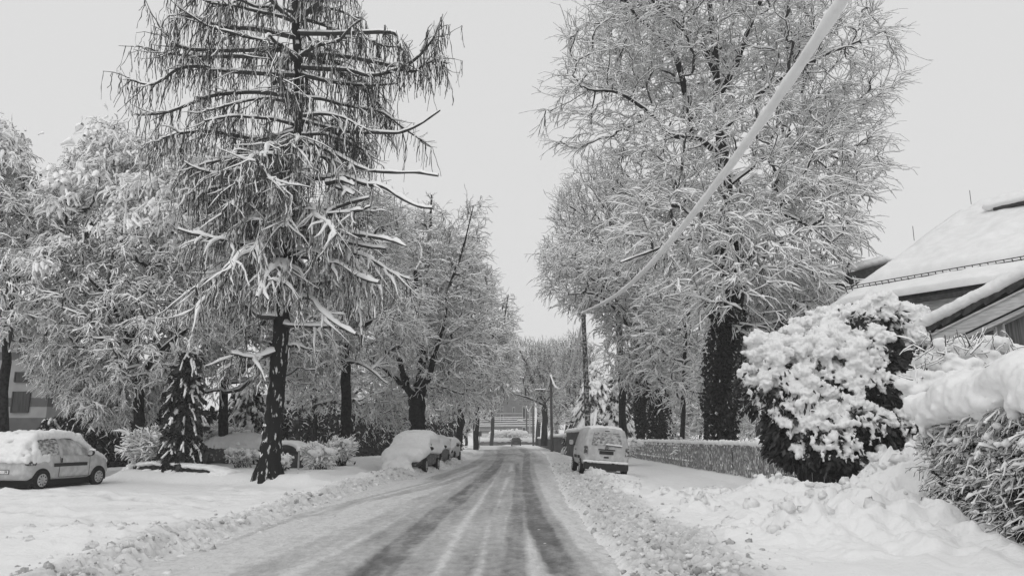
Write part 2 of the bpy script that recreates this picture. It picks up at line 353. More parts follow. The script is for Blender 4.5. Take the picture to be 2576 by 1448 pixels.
def m_road():
    m = bpy.data.materials.new('road_slush'); m.use_nodes = True; t = m.node_tree; b = t.nodes['Principled BSDF']
    at = t.nodes.new('ShaderNodeAttribute'); at.attribute_name = 'wet'
    co = t.nodes.new('ShaderNodeTexCoord')
    mp = t.nodes.new('ShaderNodeMapping'); mp.inputs['Scale'].default_value = (1.0, 0.5, 1.0); t.links.new(co.outputs['Object'], mp.inputs[0])
    n = t.nodes.new('ShaderNodeTexNoise'); n.inputs['Scale'].default_value = 9; n.inputs['Detail'].default_value = 9; n.inputs['Roughness'].default_value = 0.65
    t.links.new(mp.outputs[0], n.inputs['Vector'])
    ad = t.nodes.new('ShaderNodeMath'); ad.operation = 'MULTIPLY_ADD'; ad.inputs[1].default_value = 0.85; ad.inputs[2].default_value = -0.425
    t.links.new(n.outputs[0], ad.inputs[0])
    su = t.nodes.new('ShaderNodeMath'); su.operation = 'ADD'; t.links.new(at.outputs['Fac'], su.inputs[0]); t.links.new(ad.outputs[0], su.inputs[1])
    r = t.nodes.new('ShaderNodeValToRGB'); e = r.color_ramp.elements
    e[0].position = 0.0; e[0].color = (0.62, 0.62, 0.62, 1); e[1].position = 1.0; e[1].color = (0.085, 0.085, 0.085, 1)
    for p, g in ((0.22, 0.46), (0.45, 0.34), (0.75, 0.17)):
        x = e.new(p); x.color = (g, g, g, 1)
    t.links.new(su.outputs[0], r.inputs[0]); t.links.new(r.outputs[0], b.inputs['Base Color'])
    rr = t.nodes.new('ShaderNodeMapRange'); rr.inputs[3].default_value = 0.8; rr.inputs[4].default_value = 0.45
    t.links.new(su.outputs[0], rr.inputs[0]); t.links.new(rr.outputs[0], b.inputs['Roughness'])
    b.inputs['Specular IOR Level'].default_value = 0.2
    n2 = t.nodes.new('ShaderNodeTexNoise'); n2.inputs['Scale'].default_value = 16; n2.inputs['Detail'].default_value = 7
    t.links.new(mp.outputs[0], n2.inputs['Vector'])
    bp = t.nodes.new('ShaderNodeBump'); bp.inputs['Strength'].default_value = 0.8; bp.inputs['Distance'].default_value = 0.04
    t.links.new(n2.outputs[0], bp.inputs['Height']); t.links.new(bp.outputs[0], b.inputs['Normal'])
    return m
M['road'] = m_road()
ysr = np.unique(np.concatenate([np.linspace(-20, 8.6, 16), vrows(1458, 1118, 560)])); ysr = ysr[ysr < 152]
ts = np.linspace(0, 1, 170)
Yr = np.repeat(ysr[:, None], len(ts), 1); Xr = le_(Yr)-0.9 + (re_(Yr)-le_(Yr)+1.5)*ts[None, :]
Hr, Ar = hf_road(Xr, Yr)
ed = np.minimum(Xr-le_(Yr), re_(Yr)-Xr); Hr = Hr - 0.10*sst(0.35, -0.5, ed + 0.8*fbm(Xr*1.3, Yr*.8, 91, 4) + .35*fbm(Xr*5, Yr*3, 92, 3)) + .05*(clods(Xr, Yr, 93, 5)-.4).clip(0)*(1-sst(0, .9, ed))
mb = MB(); nx, ny = len(ts), len(ysr); ii = (np.arange(ny-1)*nx)[:, None] + np.arange(nx-1)[None, :]
mb.add(np.stack([Xr, Yr, Hr], -1), np.stack([ii, ii+1, ii+nx+1, ii+nx], -1).reshape(-1, 4), 0)
road = mb.obj('road', [M['road']]); road['kind'] = 'structure'
at = road.data.attributes.new('wet', 'FLOAT', 'POINT'); at.data.foreach_set('value', Ar[0].ravel().astype(np.float32))

# clods of slush thrown up by the plough: nobody could count them
def clod_mesh(name, pts, mats):
    mb = MB(); k, n = 8, 5
    for (x, y, r) in pts:
        z = ground_h(x, y); white = r < 0; r = abs(r)
        rr = r*(0.75+0.5*rng.random(3))*np.array([1, 1, 0.75])
        th = np.linspace(0.05, PI-0.05, n+1); a = np.arange(k)*2*PI/k + rng.random()*3
        v = np.stack([np.sin(th)[:, None]*np.cos(a), np.sin(th)[:, None]*np.sin(a), np.repeat(-np.cos(th)[:, None], k, 1)], -1)
        v = v*(1+0.20*rng.standard_normal(v.shape[:2])[..., None])*rr
        mb.add(v + np.array([x, y, max(z, 0.0)+rr[2]*(-.25 if white else 0.05)]), ring_quads(1, n+1, k), 0 if white else int(rng.random() < 0.30))
    o = mb.obj(name, mats); o['kind'] = 'stuff'; return o
cl = []
for _ in range(2600):
    y = 8.5 + 36*rng.random()**1.7
    if rng.random() < 0.62:
        x = re_(y) + abs(rng.normal(0.75, 0.55)) + 0.1
        r = 0.014+0.05*rng.random()**4
    else:
        x = le_(y) - rng.normal(0.25, 0.42); r = 0.014+0.065*rng.random()**4
    cl.append((float(x), float(y), r))
for _ in range(70):
    y = 9+20*rng.random(); x = rng.uniform(le_(y)-4, re_(y)+4); cl.append((float(x), float(y), 0.018+0.02*rng.random()))
for cx, cy, sx, sy, k in ((5.9, 17.3, 1.0, .8, 60), (4.2, 18.2, .9, .7, 40), (5.0, 12.6, 1.0, .9, 40), (6.6, 14.4, .9, 1.0, 40), (2.9, 22.5, .5, 2.2, 50), (3.9, 15.2, .9, .4, 30), (3.6, 11.0, .9, .7, 30), (-6.2, 11.5, 1.2, 1.2, 40), (-5.2, 20, .4, 5, 50)):
    for _ in range(k): cl.append((rng.normal(cx, sx*.7), rng.normal(cy, sy*.7), -(.04+.11*rng.random()**2.5)))
M['slush'] = mat('slush', 0.72, 0.85, 0.15, var=0.1, vscale=9, bump=0.5, bscale=25)
M['slush_dark'] = mat('grey_slush', 0.42, 0.8, 0.2, var=0.25, vscale=9, bump=0.5, bscale=25)
tag(clod_mesh('slush_clods', cl, ['slush', 'slush_dark']), 'loose clods of grey slush thrown along both road edges', 'slush')
# ------------------------------------------------------------------ trees
def prim(seed, A, bf, seedlen=None):
    """grow branches from seed points to the attractors A (minimum spanning tree with a bias to short paths)"""
    n = len(A); ns = len(seed); best = np.full(n, 1e9); par = np.zeros(n, np.int64)
    sl = np.zeros(ns) if seedlen is None else np.asarray(seedlen, float)
    for i in range(ns):
        d = np.sqrt(((A-seed[i])**2).sum(1)) + bf*sl[i]
        m = d < best; best[m] = d[m]; par[m] = i
    L = np.zeros(n); done = np.zeros(n, bool); order = []; pos = np.full(n, -1)
    nodes = [*seed]; parents = [-1]*ns
    act = best.copy()
    for k in range(n):
        i = int(act.argmin()); p = par[i]
        pp = nodes[p]; d0 = math.sqrt(((A[i]-pp)**2).sum()); pl = sl[p] if p < ns else L[order[p-ns]]
        L[i] = pl + d0; idx = ns + len(order); order.append(i); nodes.append(A[i]); parents.append(int(p))
        act[i] = 1e9; done[i] = True
        c = np.sqrt(((A-A[i])**2).sum(1)) + bf*L[i]
        m = (c < act) & ~done
        act[m] = c[m]; par[m] = idx
    return np.array(nodes), np.array(parents)
def in_ell(n, ells, shell=0.5):
    """points in ellipsoids (centre, radii); shell > 0 moves them outwards"""
    vol = np.array([e[1][0]*e[1][1]*e[1][2] for e in ells], float); cnt = np.maximum(1, (n*vol/vol.sum())).astype(int)
    out = []
    for (c, r), k in zip(ells, cnt):
        d = rng.standard_normal((k, 3)); d /= np.linalg.norm(d, axis=1)[:, None]
        rad = rng.random(k)**(1/(3.0+shell*3))
        out.append(np.asarray(c) + d*rad[:, None]*np.asarray(r))
    return np.concatenate(out)
def chains(parents, weight):
    n = len(parents); kids = [[] for _ in range(n)]
    for i, p in enumerate(parents):
        if p >= 0: kids[p].append(i)
    main = {}
    for p in range(n):
        if kids[p]: main[p] = max(kids[p], key=lambda c: weight[c])
    out = []
    for i in range(n):
        p = parents[i]
        if p < 0 or main.get(p) == i: continue
        ch = [p, i]; c = i
        while c in main: c = main[c]; ch.append(c)
        out.append(ch)
    for r in range(n):
        if parents[r] < 0 and r in main:
            ch = [r]; c = r
            while c in main: c = main[c]; ch.append(c)
            out.append(ch)
    return out
def catmull(pts, sub):
    n = len(pts)
    if n < 3 or sub < 2:
        return pts
    p = np.concatenate([[2*pts[0]-pts[1]], pts, [2*pts[-1]-pts[-2]]])
    t = (np.arange(sub)/sub)[None, :, None]
    p0, p1, p2, p3 = (p[i:i+n-1][:, None, :] for i in range(4))
    q = 0.5*((2*p1) + (-p0+p2)*t + (2*p0-5*p1+4*p2-p3)*t*t + (-p0+3*p1-3*p2+p3)*t**3)
    return np.concatenate([q.reshape(-1, pts.shape[1]), pts[-1:]])
def unit(a): return a/(np.linalg.norm(a, axis=-1, keepdims=True)+1e-9)
def twigs(base, d0, n, L, droop, curl, spread, wob=0.22):
    """bundles of fine wavy twigs: (N,n,3) polylines from base points"""
    N = len(base); d = unit(d0 + spread*rng.standard_normal((N, 3)))
    d[:, 2] -= droop; d = unit(d)
    ln = L*(0.5+0.9*rng.random(N)); w_ = wob*rng.standard_normal((N, n-1, 3)); w_[:, 0] *= .3; w_[..., 2] += 2.2*curl/(n-1)
    dd = unit(d[:, None] + np.cumsum(w_, 1)); p = np.concatenate([np.zeros((N, 1, 3)), np.cumsum(dd, 1)], 1)*(ln/(n-1))[:, None, None]
    return base[:, None] + p
def make_tree(name, label, cat, base, trunk, ells, n_attr, limbs=(), bf=0.25, tip=0.012, exp=2.4, rmax=0.25, snow=0.05, nt_=3, tl=0.7,
              droop=0.25, curl=0.0, spread=0.55, nt2=2, tsnow=0.03, tr=0.008, shell=0.5, zmin=None, group=None, bark='bark', outw=0.3, plaster=0.25, ivy=0,
              keep=None, wid=1.0, tn=5, lowz=None, clump=0, clump_s=0.16):
    """trunk: [(x,y,z,r)...] world; limbs: lists of the same; crown grown into ells. Parts: trunk, crown."""
    base = np.asarray(base, float); t = thing(name, label, cat, base, 0, group)
    b0 = np.array([base[0], base[1], base[2], 0])
    tk = catmull(np.asarray(trunk, float), 5); lm = [catmull(np.asarray(l, float), 4) for l in limbs]
    sb = MB()
    for poly, k in [(tk, 12)] + [(l, 8) for l in lm]:
        pp = poly[:, :3]-base; rr = poly[:, 3]*(1+0.06*rng.standard_normal(len(poly)))
        pp = pp + 0.15*poly[:, 3:4]*rng.standard_normal(pp.shape)*(np.arange(len(pp)) > 0)[:, None]
        snow_tubes(sb, pp[None], rr[None], np.minimum(snow*1.2, 0.6*rr)[None]*(0.0 if k == 12 else 1.0), 0, 1, k=k, steep=0.55, plaster=0.0)
    sb.obj('trunk', [bark, 'snow_twig'], t)
    # seeds: nodes along upper trunk and limbs
    seeds, sl, sr = [], [], []
    zlo = zmin if zmin is not None else tk[:, 2].min() + 0.35*(tk[:, 2].max()-tk[:, 2].min())
    for poly in [tk]+lm:
        for i, p in enumerate(poly):
            if poly is tk and p[2] < zlo: continue
            seeds.append(p[:3]); sl.append(np.linalg.norm(p[:3]-tk[0, :3])*0.8); sr.append(p[3])
    seeds = np.array(seeds); A = in_ell(n_attr, ells, shell)
    if zmin is not None: A = A[A[:, 2] > zmin*0.6]
    if keep is not None: A = A[keep(A)]
    nodes, par = prim(seeds, A, bf, sl); ns = len(seeds)
    N = len(nodes); wgt = np.full(N, tip**exp); 
    for i in range(N-1, ns-1, -1):
        p = par[i]
        if p >= ns: wgt[p] += wgt[i]
    rad = np.minimum(wgt**(1/exp), rmax)
    rad[:ns] = np.array(sr)
    cb = MB(); byn = {}
    for ch in chains(par, wgt):
        if len(ch) < 2: continue
        pts = nodes[ch]; r = rad[ch].copy(); r[0] = min(r[0], r[1]*1.25)
        q = catmull(np.concatenate([pts, r[:, None]], 1), 3 if r[1] > 1.6*tip else 2)
        if len(q) > 2:
            seg = np.linalg.norm(pts[1:]-pts[:-1], axis=1).mean()
            q[1:-1, :3] += 0.045*seg*rng.standard_normal((len(q)-2, 3))
        byn.setdefault(len(q), []).append(q)
    for n, lst in byn.items():
        a = np.array(lst); rr = np.clip(a[..., 3], tip*0.6, None)
        S = np.minimum(snow, 0.55*tsnow + 1.1*rr)
        big = a[:, 0, 3] > 0.05
        for sel, k in ((big, 8), (~big, 5)):
            if sel.any(): snow_tubes(cb, a[sel][..., :3]-base, rr[sel], S[sel], 0, 1, k=k, steep=0.42, plaster=plaster, wid=wid)
    # twigs on the fine branches
    fine = np.where((rad < 4.5*tip) & (np.arange(N) >= ns))[0]
    pd = nodes[fine]-nodes[par[fine]]; cen = np.average(A, axis=0); cen[2] -= 0.2*(A[:, 2].max()-A[:, 2].min())
    ow = unit(nodes[fine]-cen); d0 = unit(0.75*unit(pd) + outw*ow)
    b = np.repeat(nodes[fine], nt_, 0); d = np.repeat(d0, nt_, 0); pdr = np.repeat(pd, nt_, 0)
    b = b - pdr*rng.random((len(b), 1))
    T = twigs(b, d, tn, tl, droop, curl, spread)
    rt = tr*np.linspace(1.3, 0.5, tn)
    def hm(z): return np.ones_like(z) if lowz is None else 1 + (lowz[2]-1)*(1-sst(lowz[0], lowz[1], z))
    snow_tubes(cb, T-base, rt[None], hm(T[..., 2])*tsnow*np.linspace(1.1, 0.45, tn), 0, 1, k=5, steep=0.35, plaster=plaster+0.1, wid=wid)
    if nt2:
        ia = rng.integers(0, tn-1, (len(T), nt2)); s0 = T[np.arange(len(T))[:, None], ia].reshape(-1, 3); s1 = T[np.arange(len(T))[:, None], ia+1].reshape(-1, 3)
        T2 = twigs(s0 + (s1-s0)*rng.random((len(s0), 1)), unit(s1-s0), 3, tl*0.45, droop*0.6, curl, spread*1.1)
        snow_tubes(cb, T2-base, np.full((1, 3), tr*0.75), hm(T2[..., 2])*tsnow*np.array([.9, .8, .4]), 0, 1, k=5, steep=0.35, plaster=plaster+0.1, wid=wid)
    if clump:
        # heavy pillows of snow on the outer twig ends
        score = ((nodes[fine]-cen)*[1, 1, 1.4]); score = -score[:, 1]*0.6 + score[:, 2]*0.5 + np.abs(score[:, 0])*0.3 + rng.random(len(fine))*3
        pick = fine[np.argsort(-score)[:clump]]
        for ci, c in enumerate(nodes[pick]):
            big = 1.75 if ci % 5 == 0 else 1.0
            nf = rng.integers(14, 30); q = np.repeat((c-base)[None], nf, 0) + rng.standard_normal((nf, 3))*[.30, .2, .16]
            dd = unit(rng.standard_normal((nf, 3))*[1, .6, .2] + [0, -.3, -.55])
            X = twigs(q, dd, 5, 0.42, 0.1, -0.35, 0.4)
            sz = big*clump_s*(0.5+0.9*rng.random((nf, 1))**1.5)*np.array([[.7, 1.0, 1.0, .8, .35]])
            snow_tubes(cb, X, np.full((1, 5), 0.015), sz, 1, 1, k=8, steep=0.0, plaster=1.0, wid=1.3)
    cb.obj('crown', ['twig', 'snow_twig'], t)
    return t, tk
def leaves(mb, pts, dirs, L, W, m=0, droop=0.2, spread=0.5):
    """small pointed leaf sprays (two triangles each) at pts along dirs"""
    N = len(pts); d = unit(dirs + spread*rng.standard_normal((N, 3))); d[:, 2] -= droop; d = unit(d)
    s = unit(np.cross(d, rng.standard_normal((N, 3)))); ln = L*(0.6+0.8*rng.random((N, 1))); w_ = W*(0.6+0.8*rng.random((N, 1)))
    up = np.cross(s, d)
    a = pts; b = pts + d*ln*0.5 + s*w_ + up*w_*0.3; c = pts + d*ln; e = pts + d*ln*0.5 - s*w_ + up*w_*0.3
    mb.add(np.stack([a, b, c, e], 1), np.arange(N*4).reshape(-1, 4), m)
def PT(u, v, Y, r): return (*P(u, v, Y), r)
_tex = {}
def clouds(scale):
    if scale not in _tex:
        t = bpy.data.textures.new('clouds', 'CLOUDS'); t.noise_scale = scale; t.noise_depth = 3; _tex[scale] = t
    return _tex[scale]
def blobs(name, items, parent, voxel=0.05, mats=('snow',), disp=((0.25, 0.10), (0.08, 0.03)), smooth=3):
    """snow lumps (centre, radii) melted together into one soft mass"""
    mb = MB()
    for c, r in items: mb.sphere(c, r, 0, 12, 8)
    o = mb.obj(name, list(mats), parent)
    m = o.modifiers.new('remesh', 'REMESH'); m.mode = 'VOXEL'; m.voxel_size = voxel; m.use_smooth_shade = True
    if smooth:
        m = o.modifiers.new('smooth', 'SMOOTH'); m.iterations = smooth; m.factor = 0.5
    for sc, st in disp:
        d = o.modifiers.new('displace', 'DISPLACE'); d.texture = clouds(sc); d.strength = st; d.mid_level = 0.5; d.texture_coords = 'LOCAL'
    return o
# ------------------------------------------------------------------ right-hand trees
def E(u, v, Y, ru, rv, rd): return (P(u, v, Y), (ru*PX(Y), rd, rv*PX(Y)*1.03))
def base_of(u, v, Y, z=0.15): p = P(u, v, Y); return np.array([p[0], p[1], z])
Y1 = 34.0
r1_trunk = [PT(1806, 1175, Y1, .52), PT(1808, 1110, Y1, .50), PT(1815, 1000, Y1, .42), PT(1822, 850, Y1, .38), PT(1832, 650, Y1, .34), PT(1828, 520, Y1, .30), PT(1815, 380, Y1, .25), PT(1806, 250, Y1, .2),
            PT(1795, 100, Y1, .15), PT(1775, -60, Y1, .11), PT(1765, -200, Y1, .07)]
r1_limbs = [[PT(1815, 400, Y1, .16), PT(1760, 350, Y1-.3, .13), PT(1690, 340, Y1-.8, .11), PT(1640, 290, Y1-1, .10), PT(1560, 235, Y1-1.2, .075), PT(1480, 225, Y1-1.5, .05), PT(1440, 190, Y1-1.7, .03)],
            [PT(1745, 345, Y1, .17), PT(1725, 250, Y1-.4, .15), PT(1705, 160, Y1-.8, .13), PT(1660, 90, Y1-1, .10), PT(1600, 40, Y1-1.3, .08), PT(1560, -20, Y1-1.6, .06)],
            [PT(1808, 240, Y1, .16), PT(1850, 160, Y1-.7, .14), PT(1880, 80, Y1-1.2, .12), PT(1920, -20, Y1-1.6, .09), PT(1935, -120, Y1-1.8, .07)],
            [PT(1800, 190, Y1, .12), PT(1760, 110, Y1-1, .11), PT(1700, 60, Y1-2, .09), PT(1640, 0, Y1-2.6, .07), PT(1600, -80, Y1-2.8, .05)],
            [PT(1820, 330, Y1, .13), PT(1880, 260, Y1-1.0, .11), PT(1960, 200, Y1-1.8, .09), PT(2050, 150, Y1-2.2, .07), PT(2140, 110, Y1-2.4, .04)],
            [PT(1828, 470, Y1, .13), PT(1920, 400, Y1+.8, .10), PT(2020, 370, Y1+1, .08), PT(2110, 400, Y1+1, .05)],
            [PT(1832, 560, Y1, .12), PT(1930, 530, Y1-1.2, .10), PT(2020, 560, Y1-2.0, .07), PT(2090, 610, Y1-2.4, .04)],
            [PT(1830, 620, Y1, .12), PT(1730, 600, Y1-1.5, .10), PT(1640, 630, Y1-2.4, .07), PT(1560, 660, Y1-3.0, .045)],
            [PT(1822, 300, Y1, .11), PT(1800, 200, Y1+1.5, .09), PT(1760, 60, Y1+2.5, .08), PT(1720, -60, Y1+3, .06)],
            [PT(1830, 600, Y1, .11), PT(1850, 660, Y1-1.8, .09), PT(1870, 720, Y1-3.0, .07), PT(1860, 800, Y1-3.6, .04)]]
r1_env = [E(1800, 60, Y1, 330, 230, 5.0), E(1480, 260, Y1-1, 140, 120, 2.4), E(1590, 120, Y1-1, 190, 150, 3.2), E(2080, 170, Y1-1, 200, 150, 3.6), E(2080, 420, Y1, 130, 170, 3.6),
          E(1820, 400, Y1, 330, 170, 4.6), E(1970, 600, Y1-.5, 190, 170, 4.2), E(1720, 560, Y1-.5, 190, 140, 3.6), E(1950, 750, Y1-.5, 180, 110, 3.2), E(1850, 640, Y1-3.4, 130, 140, 1.2), E(1760, 700, Y1-2.5, 110, 100, 1.5), E(1640, -80, Y1, 150, 120, 3.4), E(1900, -120, Y1, 260, 120, 4)]
R1, r1t = make_tree('linden_tree', 'tall wide linden with ivy covered trunk behind the picket fence, snow on every twig', 'tree', base_of(1806, 1175, Y1), r1_trunk, r1_env, 3500,
          r1_limbs, bf=0.3, tip=0.012, snow=0.09, nt_=3, tl=1.05, droop=0.18, curl=-0.12, spread=0.36, nt2=2, tsnow=0.044, tr=0.009, shell=0.3, zmin=5.0, outw=0.55, lowz=(8, 16, 1.9))
def ivy_on(parent, trunk, z0, z1, n, thick, name='ivy'):
    """ivy leaves wrapped round a trunk polyline [(x,y,z,r)]"""
    tk = np.asarray(trunk); zz = rng.uniform(z0, z1, n)**1.0
    c = np.stack([np.interp(zz, tk[:, 2], tk[:, i]) for i in range(2)], -1); r = np.interp(zz, tk[:, 2], tk[:, 3])
    a = rng.random(n)*2*PI; bulge = 0.10+1.5*vnoise(a*1.3, zz*0.9, 5)**1.4*(.6+.8*vnoise(zz*.7, zz*0, 9)); rr = r + thick*bulge*rng.random(n)**0.6*np.interp(zz, [z0, z0+.6*(z1-z0), z1], [1.0, 0.9, 0.3])
    p = np.stack([c[:, 0]+np.cos(a)*rr, c[:, 1]+np.sin(a)*rr, zz], -1); d = np.stack([np.cos(a), np.sin(a), -0.3*np.ones(n)], -1)
    p[:, 0] = np.maximum(p[:, 0], 8.62+.1*rng.random(n))
    mb = MB(); leaves(mb, p-np.array(parent.location), d, 0.16, 0.07, (rng.random(n) < 0.012).astype(int), 0.3, 0.6)
    return mb.obj(name, ['ivy', 'snow_twig'], parent, smooth=False)
ivy_on(R1, r1t, 0.2, 11.5, 8000, 0.44)

Y2 = 53.0
def ivy_pair(u, vtop, r, lab, env, n, rest):
    tr_ = [PT(u, 1150, Y2, r), PT(u+2, 1050, Y2, r*.9), PT(u-2, 940, Y2, r*.75), PT(u-14, 820, Y2, r*.6), PT(u-20, vtop, Y2, r*.4)]
    return make_tree('linden_tree', lab, 'tree', base_of(u, 1150, Y2), tr_, env, n, **rest)
rest = dict(bf=0.3, tip=0.013, snow=0.11, nt_=3, tl=0.9, droop=0.30, curl=-0.2, spread=0.45, nt2=2, tsnow=0.06, tr=0.010, shell=0.3, zmin=3.5, outw=0.55, group='lindens with ivy stems behind the fence',
            limbs=[[PT(1600, 860, Y2, .12), PT(1560, 790, Y2-1, .12), PT(1500, 740, Y2-2, .09), PT(1430, 740, Y2-3, .05)], [PT(1600, 830, Y2, .12), PT(1540, 740, Y2-1, .09), PT(1470, 690, Y2-2, .06), PT(1400, 660, Y2-2, .04)]])
R2, r2t = ivy_pair(1612, 700, .34, 'left one of two ivy clad linden stems right of the white van',
      [E(1480, 700, Y2-2, 120, 90, 3.2), E(1590, 720, Y2, 140, 150, 3.6), E(1440, 640, Y2-2, 90, 60, 2.4), E(1590, 880, Y2, 80, 90, 2.6)], 1100, rest)
ivy_on(R2, r2t, 0.2, 6.2, 3500, 0.5)
rest2 = dict(rest); rest2.pop('limbs')
R3, r3t = ivy_pair(1656, 760, .32, 'right one of two ivy clad linden stems right of the white van',
      [E(1680, 800, Y2, 110, 140, 3.0), E(1650, 920, Y2, 90, 80, 2.6)], 650, rest2)
ivy_on(R3, r3t, 0.2, 5.5, 3000, 0.45)
Y4 = 48.0
R4, _ = make_tree('young_tree', 'slim bare stemmed tree between the ivy trunks, snowy twigs hanging low', 'tree', base_of(1714, 1150, Y4), [PT(1714, 1150, Y4, .16), PT(1718, 1000, Y4, .14), PT(1724, 850, Y4, .11), PT(1730, 680, Y4, .06)],
    [E(1740, 830, Y4, 150, 170, 3.2), E(1760, 960, Y4, 120, 70, 3)], 600, bf=0.3, tip=0.013, snow=0.1, nt_=3, tl=0.9, droop=0.3, curl=-0.2, spread=0.45, nt2=2, tsnow=0.07, tr=0.010, shell=0.2, zmin=4.0, outw=0.5)
R5, _ = make_tree('young_tree', 'snowy tree half hidden behind the large thuja bush, twigs reaching to the house roof', 'tree', base_of(1985, 1130, 38), [PT(1985, 1140, 38, .18), PT(1975, 1000, 38, .15), PT(1965, 850, 38, .11), PT(1960, 700, 38, .06)],
    [E(1960, 830, 38, 150, 140, 3.2), E(2030, 780, 38, 110, 90, 2.6), E(1900, 950, 38, 100, 80, 2.6)], 700, bf=0.3, tip=0.012, snow=0.1, nt_=3, tl=0.9, droop=0.28, curl=-0.2, spread=0.4, nt2=2, tsnow=0.065, tr=0.010, shell=0.2, zmin=3.0, outw=0.6)
Y6 = 56.0
R6, _ = make_tree('maple_tree', 'finer twigged bare tree standing farther back, left of the tall linden crown', 'tree', base_of(1570, 1120, Y6), [PT(1570, 1125, Y6, .3), PT(1560, 900, Y6, .25), PT(1550, 700, Y6, .18), PT(1530, 520, Y6, .1), PT(1510, 400, Y6, .04)],
    [E(1500, 560, Y6, 110, 190, 3.6), E(1560, 640, Y6, 110, 200, 3.6), E(1430, 520, Y6, 50, 60, 2), E(1420, 640, Y6, 60, 80, 2)], 1400, bf=0.45, tip=0.012, snow=0.06, nt_=3, tl=0.9, droop=-0.10, curl=0.05, spread=0.35, nt2=1, tsnow=0.04, tr=0.012, shell=0.2, zmin=4.0, outw=0.5)
# far bare trees above the wall on the right
def far_tree(u, v0, vt, Y, r, env, n, lab, **k):
    dz = (v0-vt)
    d = dict(bf=0.5, tip=0.018, snow=0.05, nt_=3, tl=1.1, droop=-0.1, curl=0.05, spread=0.4, nt2=1, tsnow=0.035, tr=0.018, shell=0.2, zmin=4.0, outw=0.45, group='bare trees far along the right side of the street'); d.update(k)
    return make_tree('bare_tree', lab, 'tree', base_of(u, v0, Y), [PT(u, v0+8, Y, r), PT(u+3, v0-.3*dz, Y, r*.85), PT(u-4, v0-.55*dz, Y, r*.6), PT(u, v0-.8*dz, Y, r*.35), PT(u+3, vt, Y, r*.1)], env, n, **d)
far_tree(1368, 1112, 880, 100, .42, [E(1350, 940, 100, 58, 80, 5), E(1390, 930, 100, 50, 70, 5)], 900, 'dark limbed bare tree rising behind the second utility pole',
   limbs=[[PT(1368, 1010, 100, .25), PT(1340, 960, 99, .2), PT(1315, 900, 98, .12), PT(1300, 870, 98, .06)], [PT(1365, 985, 100, .2), PT(1395, 930, 101, .15), PT(1410, 880, 101, .08)], [PT(1362, 1015, 100, .2), PT(1330, 1000, 98, .15), PT(1295, 990, 97, .08)]])
far_tree(1449, 1110, 860, 90, .30, [E(1450, 930, 90, 48, 90, 4)], 700, 'upright bare tree behind the snow laden cypress')
far_tree(1352, 1112, 860, 150, .45, [E(1325, 920, 150, 42, 65, 6)], 500, 'pale bare tree in the snowy distance at the bend', tip=.03, tr=.03, tsnow=.05)
far_tree(1398, 1112, 950, 145, .4, [E(1392, 1030, 145, 34, 55, 6)], 400, 'low pale tree in the distance between the second and third pole', tip=.03, tr=.03, tsnow=.06)
far_tree(1172, 1116, 960, 118, .22, [E(1165, 1045, 118, 32, 48, 4)], 350, 'low snowy tree filling the gap left of the farthest street tree', tip=.022, tr=.02, tsnow=.08, droop=.2, zmin=1.0)
far_tree(1236, 1112, 900, 150, .4, [E(1225, 980, 150, 40, 70, 6)], 400, 'pale bare tree in the distance left of the brick building', tip=.03, tr=.03, tsnow=.06)
far_tree(1425, 1112, 870, 140, .5, [E(1420, 960, 140, 60, 100, 6)], 700, 'pale bare tree in the distance between two poles', tip=.03, tr=.03, tsnow=.05)

for u, vt, n, lab in ((1690, 985, 420, 'low snowy fruit tree in the gardens behind the slim bare stemmed tree'), (1760, 960, 420, 'snowy fruit tree in the gardens left of the big linden stem'), (1885, 975, 420, 'snowy fruit tree in the gardens right of the big linden stem'), (1500, 1000, 350, 'snowy garden tree low behind the cypresses and the van')):
    far_tree(u, 1112, vt, 74, .14, [E(u, vt+60, 74, 62, 62, 3)], n, lab, tip=.016, tr=.014, tsnow=.08, droop=.2, zmin=1.2, group='snowy fruit trees in the gardens')
# ------------------------------------------------------------------ the larch
YL = 26.0
lt = [PT(676, 1196, YL, .44), PT(677, 1180, YL, .40), PT(683, 1110, YL, .33), PT(695, 980, YL, .29), PT(708, 824, YL, .265), PT(718, 707, YL, .245), PT(735, 540, YL, .22), PT(746, 391, YL, .20), PT(752, 195, YL, .17), PT(742, 40, YL, .14), PT(738, -150, YL, .09), PT(736, -330, YL, .03)]
larch = thing('larch_tree', 'tall dark larch with drooping cone hung twigs and bare snowy branches, on the left mound', 'tree', base_of(676, 1190, YL, 0.2))
lb = np.array(larch.location); ltc = catmull(np.array(lt), 6)
mb = MB(); pp = ltc[:, :3]-lb; snow_tubes(mb, pp[None], (ltc[:, 3]*(1+0.05*rng.standard_normal(len(ltc))))[None], np.zeros((1, len(ltc))), 0, 0, k=16, steep=2, plaster=-1)
for a in np.arange(7)*0.9:        # root flare
    mb.tube([np.array([math.cos(a)*.46, math.sin(a)*.42, -.15]), np.array([math.cos(a)*.38, math.sin(a)*.35, .15]), np.array([math.cos(a)*.22, math.sin(a)*.2, .8])], [.14, .15, .06], 0, 8)
M['larch_bark'] = mat('larch_bark', 0.020, 0.9, 0.1, g2=0.60, lo=0.60, hi=0.66, vscale=9, bump=1.0, bscale=9, stretch=(1, 1, 0.35))
mb.obj('trunk', ['larch_bark'], larch)
br = []
def B(Ys, *pts):                   # branch from picture points, depth from Ys[0] to Ys[1]
    n = len(pts); br.append(np.array([PT(u, v, YL + Ys[0] + (Ys[1]-Ys[0])*i/(n-1), 0) for i, (u, v) in enumerate(pts)])[:, :3])
B((0, -.8), (757, 169), (826, 174), (878, 176), (922, 189), (965, 185), (1017, 167), (1056, 139), (1087, 100), (1112, 56))
B((0, .8), (757, 137), (850, 140), (913, 150), (980, 165), (1037, 180), (1065, 163), (1096, 153), (1125, 161))
B((0, .5), (755, 187), (826, 204), (913, 215), (1000, 211))
